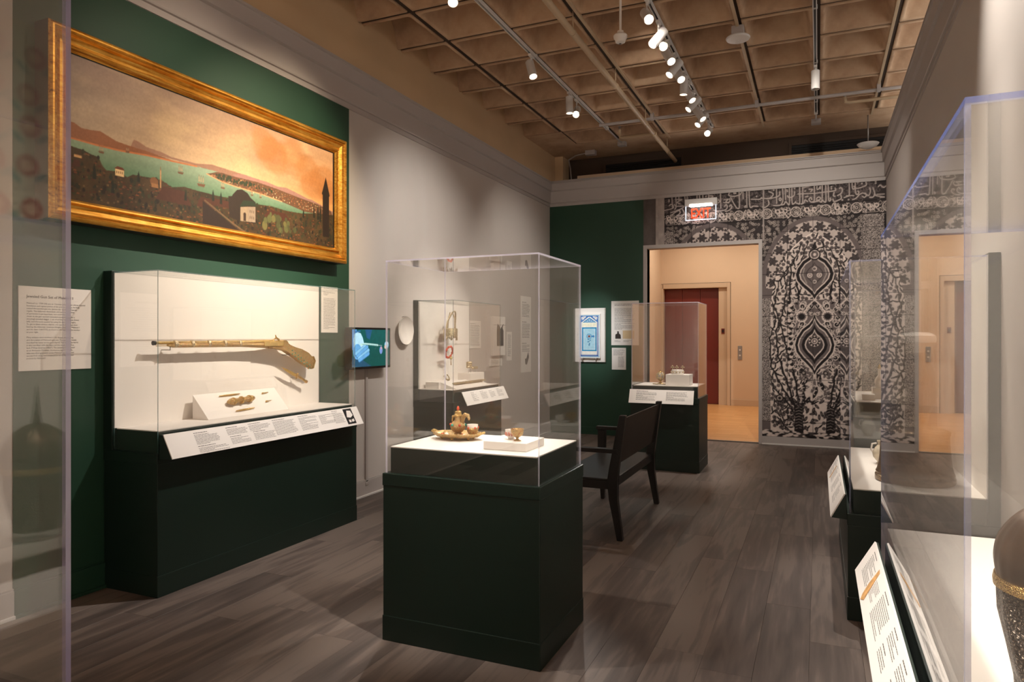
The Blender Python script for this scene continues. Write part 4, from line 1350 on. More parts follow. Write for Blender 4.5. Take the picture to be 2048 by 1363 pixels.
# musket
mk = thing('musket', 'jewelled gold flintlock musket mounted on the white back panel', 'gun', (-3.79, 3.8, 1.46))
GX = -3.79
m = MB()
m.tube([(GX, 3.078, 1.470), (GX, 3.10, 1.470), (GX, 3.8, 1.472), (GX, 4.12, 1.474)], [.0125, .0105, .0125, .0165], 8)
m.build('barrel', M['gold'], mk)
MB().tube([(GX, 3.073, 1.470), (GX, 3.090, 1.470)], [.015, .014], 10).build('muzzle', M['blackplastic'], mk)
MB().tube([(GX, 3.095, 1.452), (GX, 3.23, 1.452)], .003, 6).build('ramrod', M['gold'], mk)
MB().tube([(GX, 3.18, 1.456), (GX, 3.215, 1.454), (GX, 3.24, 1.456), (GX, 3.8, 1.455), (GX, 4.0, 1.450), (GX, 4.15, 1.445)], [.008, .014, .017, .018, .022, .026], 12).build('forestock', M['goldgem'], mk)
for y in (3.237, 3.368, 3.505, 3.643, 3.78):
    MB().tube([(GX, y - .011, 1.463), (GX, y - .006, 1.463), (GX, y + .006, 1.463), (GX, y + .011, 1.463)], [.021, .0245, .0245, .021], 14).build('barrel_band', M['silvergem'], mk)
out = [(4.03, 1.478), (4.14, 1.483), (4.20, 1.486), (4.255, 1.484), (4.268, 1.462), (4.275, 1.442), (4.33, 1.432), (4.42, 1.412), (4.50, 1.384), (4.545, 1.350), (4.568, 1.317),
       (4.548, 1.272), (4.527, 1.258), (4.49, 1.268), (4.43, 1.300), (4.356, 1.344), (4.29, 1.382), (4.237, 1.401), (4.15, 1.419), (4.05, 1.424)]
m = MB()
m.prism([(GX - .024, a, b) for a, b in out], (.048, 0, 0))
bmesh.ops.bevel(m.bm, geom=m.bm.edges[:], offset=.007, segments=2, affect='EDGES')
m.build('butt_stock', M['goldgem'], mk)
m = MB()
m.prism([(GX - .021, a, b) for a, b in [(4.553, 1.268), (4.572, 1.315), (4.55, 1.352), (4.562, 1.354), (4.585, 1.316), (4.562, 1.255), (4.53, 1.25), (4.53, 1.262)]], (.042, 0, 0))
m.build('butt_plate', M['gold'], mk)
m = MB()
m.box(GX + .020, GX + .030, 4.00, 4.20, 1.440, 1.478, .003)
m.build('lock_plate', M['gold'], mk)
m = MB()
m.tube([(GX + .028, 4.15, 1.462), (GX + .03, 4.145, 1.490), (GX + .028, 4.118, 1.505), (GX + .028, 4.112, 1.525)], [.008, .008, .007, .003], 8)
m.tube([(GX + .028, 4.09, 1.465), (GX + .028, 4.095, 1.492)], [.006, .007], 8)
m.tube([(GX + .028, 4.12, 1.50), (GX + .028, 4.10, 1.498)], [.006, .004], 8)
m.build('cock', M['gold'], mk)
m = MB()
for k in range(14):
    y = 4.30 + (k % 7) * .034; z = 1.405 - (k % 7) * .020 - (k // 7) * .028
    m.ball((GX + .026, y, z), .0045, 8)
m.build('gem_stones', M['turquoise'], mk)['kind'] = 'stuff'
for y, z in ((3.20, 1.445), (4.30, 1.39)):
    MB().tube([(XL + .08, y, z - .02), (GX, y, z - .02), (GX, y, z)], .0035, 6).build('mount_pin', M['metal'], mk)
# dagger
dg = thing('dagger', 'small gold dagger mounted slanting below the butt of the musket', 'dagger', (-3.81, 4.38, 1.21))
A = Vector((-3.81, 4.227, 1.277)); B = Vector((-3.81, 4.405, 1.200)); Cc = Vector((-3.81, 4.52, 1.146))
d = (B - A).normalized(); pn = Vector((0, -d.z, d.y))
m = MB()
m.prism([A, A + d * .06 - pn * .012, A + d * .14 - pn * .016, B - pn * .011, B + pn * .011, A + d * .14 + pn * .010, A + d * .06 + pn * .007], (.004, 0, 0))
m.build('blade', M['gold'], dg)
MB().tube([B - d * .01, B, B + d * .015, B + d * .03, B + d * .07, Cc - d * .02, Cc - d * .012, Cc, Cc + d * .006], [.012, .017, .010, .013, .009, .011, .014, .013, .005], 10).build('handle', M['goldgem'], dg)
MB().tube([B - pn * .024, B + pn * .024], [.006, .006], 8).build('crossguard', M['gold'], dg)
MB().tube([(XL + .08, 4.40, 1.185), (-3.812, 4.40, 1.185), (-3.812, 4.40, 1.20)], .0025, 6).build('mount_pin', M['metal'], dg)

# label beside, label right of case, monitor
t = wall_panel('wall_label', 'large white wall label titled Jeweled Gun Set on the green wall beside the musket case', (XL + .004, 2.368, 1.322), (0, 1, 0), (0, 0, 1), (1, 0, 0), .408, .462, None)
body = ["Mahmud I (r. 1730–54) was an Ottoman sultan under whose imperial", "foundation and a great patron of the arts. In addition, he likely",
        "owned this jeweled gun are spectacular objects of imperial", "regalia. The elaborate decoration and luxurious number",
        "of gemstones is an important, rare ensemble. Look", "closer as the gun opened concealed compartments for a",
        "stunningly jeweled dagger, a set of writing instruments (lower", "left), and the tools needed for using the gun (lower right).",
        "To get to these various objects, one opens the hinged door", "bearing the elaborate ornament imagery (tughra) of Mahmud I",
        "and the date 1145/1732, as shown in the video on the monitor", "to your right.", "",
        "Many artisans were involved in the design, engineering", "and decoration of Mahmud's gun set. The gunsmith, Ismail,",
        "inscribed his name on the gun's barrel. The top of the barrel", "is also inscribed with the date and the name as the first",
        "luck (\"What God has willed\"). The jeweling is attributed", "to an Armenian Christian, Hovhannes Agha (d. 1744),",
        "who was chief goldsmith under Mahmud I and received", "earned 91/2 carat, and continued to serve that pleased", "pension by Mahmud I."]
text(t, 'Jeweled Gun Set of Mahmud I', .0215, (XL + .0105, 2.408, 1.722), (0, 1, 0), (0, 0, 1), (1, 0, 0), M['ink'], 'title_lettering', extrude=.0003)
text(t, '\n'.join(body), .0118, (XL + .0105, 2.408, 1.688), (0, 1, 0), (0, 0, 1), (1, 0, 0), M['ink'], 'body_lettering', space=1.22)
wall_panel('wall_label', 'white wall label right of the musket case, partly over green paint', (XL + .004, 4.862, 1.550), (0, 1, 0), (0, 0, 1), (1, 0, 0), .225, .40,
           [(.03, .37, .16, .05, .011, True), (.03, .30, .17, .27, .011, False)], seed=5)
mo = thing('monitor', 'black flat monitor on the wall showing a blue gloved hand', 'monitor', (-3.9, 5.5, 1.4))
MB().box(-3.925, -3.862, 5.176, 5.81, 1.215, 1.60, .004).build('housing', M['blackplastic'], mo)
MB().box(XL, -3.925, 5.40, 5.60, 1.32, 1.50).build('bracket', M['metal'], mo)
def make_screen():
    R = Ras(0, .60, 0, .345, .0025, lin('0d5a57'))
    gx, gy = np.meshgrid(R.X, R.Y)
    R.a += (np.array(lin('0b4c44')) - R.a) * np.clip(1.4 - gy / .2, 0, 1)[..., None] * .6
    R.poly([(.2, .345), (.22, .27), (.27, .25), (.31, .345)], lin('2a5f9a'), .7)
    R.poly([(0, 0), (0, .09), (.12, .08), (.30, .0)], lin('2b5578'), .8)
    B, W, S = lin('6fb2e6'), lin('bfe9fb'), lin('3a76ad')
    R.poly([(0, .345), (0, .16), (.03, .15), (.07, .345)], lin('5a94cf'))
    R.poly([(.02, .12), (.03, .30), (.08, .32), (.13, .31), (.16, .27), (.18, .22), (.18, .19), (.14, .18), (.06, .12)], W)
    R.disk(.09, .24, .07, W, sx=1, sy=1.05)
    R.disk(.08, .14, .065, B, sx=1.0, sy=1.1)
    for k, (xa, ya, xb, yb) in enumerate(((.06, .12, .20, .19), (.08, .10, .23, .18), (.10, .075, .25, .15), (.11, .06, .25, .12))):
        R.line([(xa, ya), (xb, yb)], .040, S); R.line([(xa, ya + .003), (xb, yb + .002)], .031, B if k % 2 else lin('8fcdf0'))
    R.line([(.04, .32), (.12, .33)], .012, S)
    R.line([(.13, .205), (.20, .212), (.40, .198)], .018, lin('bfe6df')); R.line([(.16, .206), (.39, .194)], .005, lin('7aa7a2'))
    R.line([(.40, .197), (.47, .194)], .004, lin('b5cfd0'))
    R.disk(.455, .15, .028, lin('7e9ad6'), sx=.9, sy=1.3); R.disk(.46, .17, .014, lin('c9a6a8')); R.disk(.55, .20, .035, lin('a5d6ee'))
    R.disk(.53, .18, .018, lin('e2c9b5')); R.disk(.56, .215, .014, lin('e9f4f8'))
    nz = fnoise(R.ny, R.nx, 8, 3, 4)
    R.a *= (0.85 + .3 * nz[..., None])
    return R
raster_obj('screen', make_screen(), (-3.8612, 5.193, 1.236), (0, 1, 0), (0, 0, 1), M['screen'], mo)
cd = thing('cable_cover', 'thin vertical grey cable cover running down the wall from the monitor', 'cable cover', (XL, 5.52, 0.12))
MB().box(XL, XL + .016, 5.505, 5.54, .13, 1.33, .003).build('channel', M['trim'], cd)
MB().box(XL, XL + .022, 5.498, 5.547, .105, .135, .003).build('end_cap', M['trim'], cd)

# plates on the wall
def wall_dish(label, y, z, r, x=XL):
    t = thing('dish', label, 'dish', (x, y, z))
    m = MB().lathe([(0, .012), (r * .5, .014), (r * .62, .024), (r * .98, .042), (r, .046), (r, .040), (r * .6, .012), (r * .5, .0), (0, .0)], (0, 0, 0), 40)
    o = m.build('bowl', M['porcelain'], None)
    o.data.transform(Matrix.Translation((x + .008, y, z)) @ Matrix.Rotation(math.pi / 2, 4, 'Y'))
    put(o, t)
    for s_ in (-1, 1):
        MB().tube([(x, y, z + s_ * r * .96), (x + .03, y, z + s_ * r)], .004, 6).build('hanger', M['metal'], t)
wall_dish('round white dish hung on the grey wall between monitor and jewellery case', 6.155, 1.58, .145)

# ================================================================ jewellery case on the left wall
jp = plinth('display_plinth', 'dark green plinth with white back panel holding silver and coral jewellery', XL + .002, -3.46, 6.37, 7.57, wall='L')
cover('display_cover', 'glass display cover over the silver and coral jewellery', -3.886, -3.472, 6.382, 7.558, .83, 1.90, 'edgedark', open_side='L', t=.006)
rail(jp, (-3.438, 6.50, .93), (-3.438, 7.56, .93), (-3.37, 6.50, .79), lambda w, h: [(.18, h - .02, .14, .1, .01, True), (.40, h - .02, .16, .09, .01, True), (.62, h - .03, .14, .08, .01, True), (.82, h - .02, .16, .09, .01, True)],
     [(-3.459, 6.50, .785), (-3.459, 6.50, .93)], seed=9)
rb = thing('riser_block', 'white riser block in the jewellery case under a silver ornament', 'mount', (-3.72, 7.28, .96))
MB().box(-3.80, -3.64, 7.10, 7.46, .961, 1.10, .002).build('block', M['white'], rb)
wj = thing('wedge_mount', 'white sloping wedge carrying a metal belt in the jewellery case', 'mount', (-3.6, 7.0, .96))
MB().prism([(-3.70, 6.52, .961), (-3.50, 6.52, .961), (-3.70, 6.52, 1.03)], (0, .82, 0)).box(-3.86, -3.70, 6.48, 6.98, .961, 1.03).build('block', M['white'], wj)
bt = thing('belt', 'old metal link belt lying on the white wedge', 'belt', (-3.6, 6.95, 1.0))
for k in range(20):
    y = 6.64 + k * .034
    z = 1.012 + .003 * (k % 2)
    MB().box(-3.625, -3.575, y, y + .028, z - .012, z + .006, .004).build('link', M['silvergem'], bt)
MB().lathe([(0, .0), (.034, .0), (.036, .008), (.02, .016), (0, .018)], (-3.60, 7.345, 1.004), 16, flute=(6, .12)).build('buckle', M['silvergem'], bt)
hd = thing('headdress', 'silver headdress band with tall arched straps hanging against the white panel', 'headdress', (-3.77, 6.87, 1.6))
pts = [(-3.77 + .055 * math.cos(a), 6.868 + .115 * math.sin(a), 1.565) for a in [k * 2 * math.pi / 28 for k in range(29)]]
m = MB()
m.lathe([(.10, -.045), (.11, -.04), (.112, .04), (.104, .046), (.10, .045)], (-3.77, 6.868, 1.565), 30, sx=.6, sy=1.05)
m.build('band', M['silvergem'], hd)
def arch(y0_, y1_, zt, x):
    return [(x + .05 * math.sin(k / 14 * math.pi), y0_ + (y1_ - y0_) * (k / 14), 1.60 + (zt - 1.60) * math.sin(k / 14 * math.pi) ** .6) for k in range(15)]
MB().tube(arch(6.765, 6.975, 1.80, -3.77), .009, 8).build('strap', M['silvergem'], hd)
MB().tube([(-3.81, 6.868, 1.60), (-3.80, 6.87, 1.70), (-3.775, 6.868, 1.79)], [.012, .009, .006], 8).build('strap', M['silvergem'], hd)
MB().tube([(-3.73, 6.90, 1.6), (-3.725, 6.89, 1.72), (-3.755, 6.875, 1.795)], [.010, .008, .006], 8).build('strap', M['silvergem'], hd)
m = MB()
for k in range(22):
    a = k / 22 * 2 * math.pi
    x, y = -3.77 + .062 * math.cos(a), 6.868 + .115 * math.sin(a)
    m.tube([(x, y, 1.525), (x, y, 1.50 - .012 * (k % 3))], [.004, .006], 5)
m.build('pendants', M['silvergem'], hd)['kind'] = 'stuff'
MB().tube([(XL + .06, 6.868, 1.62), (-3.80, 6.868, 1.62)], .004, 6).tube([(-3.80, 6.868, 1.62), (-3.80, 6.868, 1.2), (-3.80, 6.868, 1.03)], .0035, 6).build('mount_rod', M['acrylic'], hd)
cr = thing('coral_necklace', 'orange coral necklace with a gold pendant hanging below the silver headdress', 'necklace', (-3.77, 6.85, 1.35))
for k in range(26):
    a = -math.pi / 2 + k / 26 * 2 * math.pi
    y = 6.845 + .075 * math.cos(a) + .028 * math.sin(a) * -1; z = 1.345 + .062 * math.sin(a)
    MB().ball((-3.775 + .03 * math.sin(a), y, z), .0105 + .004 * (k % 3 == 0), 8).build('bead', M['coral'], cr)
MB().lathe([(0, -.02), (.022, -.012), (.026, .0), (.02, .012), (0, .02)], (-3.765, 6.87, 1.28), 14, sx=.5).tube([(-3.765, 6.87, 1.262), (-3.765, 6.872, 1.20)], [.004, .007], 6).build('pendant', M['gold'], cr)
for (lab, y, z, s_) in (('small silver openwork ornament standing on the white riser block', 7.20, 1.10, 1.0), ('small silver amulet tube beside the openwork ornament on the riser', 7.33, 1.10, .7)):
    t = thing('silver_ornament', lab, 'ornament', (-3.70, y, z))
    MB().tube([(-3.70, y - .03 * s_, z), (-3.70, y - .03 * s_, z + .06 * s_)], .002, 5).tube([(-3.70, y + .02 * s_, z), (-3.70, y + .02 * s_, z + .06 * s_)], .002, 5).build('prop', M['metal'], t)
    m = MB()
    if s_ == 1.0:
        for k in range(9):
            m.ball((-3.70, y - .05 + (k % 3) * .04, z + .07 + (k // 3) * .022), .018, 8)
    else:
        m.tube([(-3.70, y - .06, z + .05), (-3.70, y - .055, z + .055), (-3.70, y + .055, z + .055), (-3.70, y + .06, z + .05)], [.01, .018, .018, .01], 10)
    m.build('openwork' if s_ == 1.0 else 'tube', M['silvergem'], t)
br = thing('bracelet', 'small silver cuff propped up at the left of the jewellery case deck', 'bracelet', (-3.72, 6.68, 1.03))
MB().tube([(-3.72 + .02 * math.sin(a), 6.69 + .05 * math.cos(a) , 1.078 - .034 * math.cos(a) + .01 * math.sin(a)) for a in [k * .28 - 2.2 for k in range(16)]], .007, 8, squash=1.6).build('cuff', M['silvergem'], br)
MB().tube([(-3.72, 6.66, 1.03), (-3.72, 6.68, 1.085)], .002, 5).tube([(-3.72, 6.72, 1.03), (-3.72, 6.71, 1.05)], .002, 5).build('prop', M['metal'], br)

# framed vest print, labels further along the left wall
wall_panel('wall_label', 'white label on the grey wall just right of the jewellery case', (XL, 7.66, 1.375), (0, 1, 0), (0, 0, 1), (1, 0, 0), .33, .345, [(.03, .31, .27, .28, .014, True)], seed=12)
vf = thing('framed_garment', 'white framed panel holding a dark pointed garment on the left wall', 'frame', (XL, 8.46, 1.53))
MB().box(XL, XL + .05, 8.281, 8.65, 1.27, 1.79, .003).build('frame', M['white'], vf)
m = MB()
for s_ in (0, 1):
    y = 8.375 + s_ * .105
    p = [(XL + .051, y, 1.40), (XL + .051, y + .095, 1.40), (XL + .051, y + .095, 1.60), (XL + .051, y + (.06 if s_ else .095), 1.645), (XL + .051, y + (.095 if s_ else .02), 1.69), (XL + .051, y, 1.62)]
    m.prism(p, (.006, 0, 0))
m.build('garment', M['leather'], vf)
MB().box(XL + .05, XL + .056, 8.281, 8.65, 1.675, 1.679).build('mount_line', M['ink'], vf)
wall_panel('small_label', 'small landscape label under the framed dark garment', (XL, 8.25, 1.13), (0, 1, 0), (0, 0, 1), (1, 0, 0), .38, .105, [(.03, .08, .25, .05, .012, False)], seed=14, t=.012)
p = wall_panel('wall_label', 'tall narrow white label near the far left corner of the room', (XL, 9.30, 1.0), (0, 1, 0), (0, 0, 1), (1, 0, 0), .385, 1.115,
           [(.04, 1.03, .3, .22, .018, True), (.04, .74, .3, .24, .018, True), (.04, .43, .3, .12, .018, True)], seed=15)
m = MB()
m.prism([(XL + .0065, 9.46, 1.12), (XL + .0065, 9.52, 1.11), (XL + .0065, 9.60, 1.22), (XL + .0065, 9.57, 1.30), (XL + .0065, 9.50, 1.20), (XL + .0065, 9.45, 1.20)], (.001, 0, 0))
m.build('printed_photo', M['ink'], p)
wall_panel('wall_label', 'narrow white label on the wall between framed garment and corner label', (XL, 8.80, 1.19), (0, 1, 0), (0, 0, 1), (1, 0, 0), .17, .40, [(.025, .36, .12, .3, .014, False)], seed=16)
# ================================================================ far wall objects
def make_tile():
    W, B, C, L = lin('efeee4'), lin('2d62ad'), lin('1f8cc0'), lin('a9d3e4')
    R = Ras(0, .334, 0, .658, .0022, W)
    def band(x0, x1, z0, z1, t, c):
        R.rect(x0, x1, z0, z0 + t, c); R.rect(x0, x1, z1 - t, z1, c); R.rect(x0, x0 + t, z0, z1, c); R.rect(x1 - t, x1, z0, z1, c)
    band(.0, .334, .0, .658, .012, L)
    band(.014, .318, .014, .646, .018, B)
    for k in range(36):
        z = .03 + k * .0172
        for x in (.038, .288): R.rect(x, x + .010, z, z + .008, B)
        for x in (.016, .308): R.disk(x + .006, z, .005, W)
    for k in range(18):
        R.rect(.03 + k * .0158, .038 + k * .0158, .034, .046, B)
    sp = [(.036, .64), (.306, .64), (.306, .56), (.172, .632), (.04, .56)]
    R.poly([(.034, .64), (.034, .545), (.05, .55), (.168, .638)], lin('3f79bf')); R.poly([(.304, .64), (.304, .545), (.288, .55), (.172, .638)], lin('3f79bf'))
    rs = np.random.RandomState(2)
    for k in range(26):
        x = rs.uniform(.04, .11); z = rs.uniform(.565 + (x - .04) * .9, .635)
        for xx in (x, .338 - x): R.disk(xx, z, .009, W, ring=.003)
    R.poly([(.058, .54), (.170, .618), (.282, .54)], C); R.poly([(.085, .545), (.170, .604), (.255, .545)], L)
    for k in (-1, 1):
        R.disk(.17 + k * .028, .565, .020, B, ring=.005); R.disk(.17 + k * .058, .555, .012, B, ring=.004); R.line([(.17, .548), (.17 + k * .03, .575), (.17, .595)], .005, B)
    R.rect(.052, .286, .475, .535, lin('f2efd8'))
    band(.050, .286, .095, .465, .020, C)
    R.rect(.070, .266, .115, .445, L)
    for k in range(17):
        z = .12 + k * .019
        for x in (.073, .256): R.rect(x, x + .008, z, z + .008, W)
    for k in range(9): R.rect(.08 + k * .02, .088 + k * .02, .117, .126, W)
    R.disk(.165, .325, .042, C, ring=.008); R.disk(.165, .325, .026, B, ring=.005); R.disk(.165, .325, .016, lin('9c4a38')); R.disk(.165, .325, .007, lin('2b1c18'))
    R.disk(.230, .325, .018, lin('4f8ec4'), sx=1.2, sy=.9); R.line([(.19, .325), (.23, .325)], .006, B)
    for x, z in ((.15, .24), (.17, .21), (.165, .19), (.18, .265), (.15, .275)): R.disk(x, z, .011, lin('4c8ab4')); 
    R.rect(.165, .172, .235, .25, lin('3a3f48'))
    n = fnoise(R.ny, R.nx, 10, 4, 6)
    R.a *= (.88 + .22 * n[..., None])
    return R
tp = thing('framed_tile_panel', 'blue and white glazed tile panel in a white frame on the far green wall', 'tile panel', (-3.26, YF, 1.55))
MB().box(-3.51, -3.02, YF - .035, YF, 1.13, 1.97, .003).build('frame', M['white'], tp)
MB().box(-3.442, -3.092, YF - .075, YF - .035, 1.19, 1.88, .004).build('tile_slab', M['porcelain'], tp)
raster_obj('painted_glaze', make_tile(), (-3.434, YF - .0762, 1.205), (1, 0, 0), (0, 0, 1), M['glaze'], tp)
for x in (-3.38, -3.16):
    MB().box(x - .012, x + .012, YF - .085, YF - .035, 1.172, 1.192, .002).build('clip', M['metal'], tp)
MB().box(-3.525, -3.51, YF - .09, YF, 1.12, 1.98).box(-3.02, -3.005, YF - .09, YF, 1.12, 1.98).build('clear_side', M['acrylic'], tp)
p = wall_panel('wall_label', 'tall white text panel with two small pictures on the far green wall', (-2.932, YF - .004, 1.393), (1, 0, 0), (0, 0, 1), (0, -1, 0), .43, .68,
               [(.05, .635, .34, .04, .020, False), (.05, .565, .32, .12, .0145, False), (.05, .43, .32, .08, .0145, False), (.05, .335, .32, .09, .0145, False), (.05, .075, .10, .02, .01, False), (.19, .075, .16, .02, .01, False)], seed=21)
MB().box(-2.932 + .18, -2.932 + .36, YF - .0125, YF - .010, 1.393 + .10, 1.393 + .225).build('map_print', paint('old_map_print', 'd8bf98', .8), p)
m = MB()
pz = 1.393
m.prism([(-2.87, YF - .0105, pz + .10), (-2.78, YF - .0105, pz + .10), (-2.785, YF - .0105, pz + .16), (-2.81, YF - .0105, pz + .18), (-2.815, YF - .0105, pz + .215), (-2.838, YF - .0105, pz + .215), (-2.84, YF - .0105, pz + .18), (-2.868, YF - .0105, pz + .165)], (0, -.001, 0))
m.build('portrait_print', M['leather'], p)
wall_panel('wall_label', 'smaller white label below the tall text panel on the far wall', (-2.924, YF - .004, 1.017), (1, 0, 0), (0, 0, 1), (0, -1, 0), .222, .336,
           [(.025, .31, .18, .05, .012, False), (.025, .25, .16, .03, .012, False), (.10, .20, .10, .16, .012, False)], seed=22)

# exit sign
ex = thing('exit_sign', 'lit red EXIT sign on clear panel above the doorway', 'sign', (-1.57, YF - .06, 3.5))
MB().box(-1.80, -1.34, YF - .10, YF - .006, 3.435, 3.535, .006).build('housing', M['whitepaint'], ex)
MB().box(-1.785, -1.365, YF - .068, YF - .060, 3.235, 3.445).build('clear_panel', M['acrylic'], ex)
m = MB()
m.box(-1.790, -1.360, YF - .070, YF - .058, 3.228, 3.236).box(-1.793, -1.785, YF - .070, YF - .058, 3.23, 3.44).box(-1.365, -1.357, YF - .070, YF - .058, 3.23, 3.44)
m.build('lit_edge', emit('edge_lit_acrylic', 'dfeaff', 2.0), ex)
MB().box(-1.73, -1.41, YF - .104, YF - .045, 3.428, 3.455).build('lamp_strip', emit('exit_lamp_strip', 'fff2ea', 18.0), ex)
eo = text(ex, 'EXIT', .205, (-1.575, YF - .0705, 3.256), (1, 0, 0), (0, 0, 1), (0, -1, 0), emit('lit_red_letters', 'ff3a10', 1.6), 'lettering', align='CENTER', extrude=.001, sx=.68, bold=.0015)
pl = bpy.data.lights.new('exit_glow', 'AREA')
pl.shape = 'RECTANGLE'; pl.size = .36; pl.size_y = .03; pl.energy = 4; pl.color = (1, .93, .9)
po = bpy.data.objects.new('exit_glow', pl); COL.objects.link(po); po.location = (-1.575, YF - .13, 3.47)
po.rotation_euler = (math.radians(-95), 0, 0)
put(po, ex)

# ================================================================ far free-standing case
fp = plinth('display_plinth', 'dark green plinth with a label rail in front of the lobby doorway', -1.99, -1.21, 7.92, 8.57)
cover('display_cover', 'clear acrylic cover over the small crown and globe ornament', -1.978, -1.222, 7.932, 8.558, .83, 1.905, 'edge')
rail(fp, (-1.985, 7.892, .915), (-1.262, 7.892, .915), (-1.985, 7.825, .765), lambda w, h: [(.08, h - .02, .24, .11, .012, True), (.42, h - .025, .24, .10, .012, False)], [(-1.985, 7.918, .76), (-1.985, 7.918, .915)], seed=30)
bx = thing('riser_block', 'white block under the small white crown in the far case', 'mount', (-1.47, 8.15, .96))
MB().box(-1.605, -1.34, 8.03, 8.28, .961, 1.085, .002).build('block', M['white'], bx)
cw = thing('crown', 'small silver crown with three crosses standing on the white block', 'crown', (-1.485, 8.13, 1.086))
MB().lathe([(.066, 0), (.070, .004), (.070, .048), (.066, .052), (.063, .048), (.063, .004), (.066, 0)], (-1.487, 8.13, 1.086), 24).build('band', M['porcelain'], cw)
m = MB()
for k in range(12):
    a = k * math.pi / 6
    m.ball((-1.487 + .071 * math.cos(a), 8.13 + .071 * math.sin(a), 1.112), .010, 6)
m.build('ornament', M['silvergem'], cw)
for a in (math.pi + .15, -math.pi / 2, -.1):
    x, y = -1.487 + .058 * math.cos(a), 8.13 + .05 * math.sin(a)
    MB().tube([(x, y, 1.138), (x, y, 1.178)], .0045, 6).ball((x, y, 1.18), .010, 8).ball((x - .014, y, 1.165), .008, 8).ball((x + .014, y, 1.165), .008, 8).build('cross', M['silvergem'], cw)
gb = thing('globe_ornament', 'blue-banded globe ornament with gold point and stand on a round tray', 'ornament', (-1.70, 8.25, .96))
gx_, gy_ = -1.70, 8.2
MB().lathe([(0, 0), (.085, 0), (.092, .006), (.088, .010), (0, .008)], (gx_, gy_, .961), 28).build('tray', M['silvergem'], gb)
MB().lathe([(0, .01), (.035, .01), (.012, .022), (.010, .038), (.028, .048), (.010, .05), (0, .05)], (gx_, gy_, .961), 18).build('stand', M['gold'], gb)
MB().ball((gx_, gy_, 1.058), .047, 20, 1.05).build('globe', filigree('blue_enamel', '37456b', '6f7ea0', 'c9b48c', 60, .3, .3), gb)
for k in range(6):
    a = k * math.pi / 3
    MB().tube([(gx_ + .049 * math.cos(a) * math.sin(q), gy_ + .049 * math.sin(a) * math.sin(q), 1.058 - .051 * math.cos(q)) for q in [i * math.pi / 10 for i in range(11)]], .0028, 5).build('meridian_band', M['gold'], gb)
MB().lathe([(.03, 0), (.018, .015), (.005, .035), (0, .05)], (gx_, gy_, 1.09), 14).build('finial', M['gold'], gb)

# ================================================================ centre case
cp = plinth('display_plinth', 'dark green plinth standing free in the middle of the room nearest the camera', -1.989, -1.144, 2.92, 3.55)
cover('display_cover', 'tall clear acrylic cover over the jewelled coffee set', -1.977, -1.156, 2.932, 3.538, .83, 1.888, 'edge', t=.007)
tr = thing('tray', 'oval scalloped gold tray standing on small feet in the centre case', 'tray', (-1.80, 3.31, .96))
tx, ty, tz = -1.80, 3.31, .975
MB().lathe([(0, .006), (.10, .006), (.128, .012), (.15, .026), (.156, .024), (.152, .016), (.13, .002), (.10, -.002), (0, -.002)], (tx, ty, tz), 64, flute=(12, .035), sx=1.0, sy=.72).build('dish', M['goldgem'], tr)
for a in (.4, 1.6, 2.6, 3.6, 4.7, 5.8):
    MB().ball((tx + .10 * math.cos(a), ty + .072 * math.sin(a), tz - .007), .009, 8).build('foot', M['gold'], tr)
for s_ in (-1, 1):
    MB().tube([(tx + s_ * .145, ty - .02, tz + .022), (tx + s_ * .168, ty - .012, tz + .028), (tx + s_ * .172, ty + .01, tz + .03), (tx + s_ * .148, ty + .02, tz + .022)], [.006, .008, .008, .006], 8).build('handle', M['gold'], tr)
for k, (x, y, c, r) in enumerate(((-1.895, 3.33, 'goldgem', .013), (-1.87, 3.29, 'goldgem', .012), (-1.845, 3.255, 'porcelain', .014), (-1.765, 3.255, 'goldgem', .012), (-1.76, 3.30, 'coral', .010), (-1.725, 3.25, 'porcelain', .012), (-1.90, 3.30, 'coral', .008), (-1.745, 3.275, 'goldgem', .011))):
    MB().lathe([(0, 0), (r, 0), (r * 1.1, r * .6), (r * .7, r * 1.3), (0, r * 1.6)], (x, y, tz + .007), 12, flute=(6, .1)).build('knob', M[c], tr)
pot = thing('coffee_pot', 'squat jewelled gold coffee pot with coral finial and curled spout', 'coffee pot', (-1.815, 3.33, .98))
qx, qy, qz = -1.815, 3.325, .984
MB().lathe([(0, 0), (.024, 0), (.026, .005), (.019, .010), (.030, .017), (.045, .033), (.050, .050), (.047, .066), (.034, .080), (.024, .088), (.022, .10), (.024, .115), (.020, .118), (0, .118)], (qx, qy, qz), 32, flute=(8, .04)).build('body', M['goldgem'], pot)
MB().lathe([(.025, 0), (.027, .005), (.024, .014), (.020, .020), (.022, .028), (.012, .036), (.006, .038), (0, .04)], (qx, qy, qz + .115), 22, flute=(8, .05)).build('lid', M['gold'], pot)
MB().lathe([(0, 0), (.008, .003), (.0095, .012), (.006, .024), (0, .030)], (qx, qy, qz + .152), 12).build('finial', M['coral'], pot)
MB().tube([(qx + .030, qy, qz + .050), (qx + .032, qy - .004, qz + .085), (qx + .040, qy - .006, qz + .112), (qx + .056, qy - .008, qz + .126), (qx + .076, qy - .008, qz + .122), (qx + .083, qy - .008, qz + .104), (qx + .081, qy - .008, qz + .094)], [.014, .014, .015, .016, .013, .009, .005], 10).build('spout', M['goldgem'], pot)
MB().tube([(qx - .024, qy, qz + .112), (qx - .036, qy, qz + .112), (qx - .041, qy, qz + .09), (qx - .040, qy, qz + .066)], [.005, .007, .0055, .004], 8).ball((qx - .037, qy, qz + .112), .009, 8).build('handle', M['gold'], pot)
for k in range(6):
    a = k * math.pi / 3 - .9
    MB().ball((qx + .050 * math.cos(a), qy + .050 * math.sin(a), qz + .062), .0085, 8).build('gem', M['turquoise'] if k % 2 else M['coral'], pot)

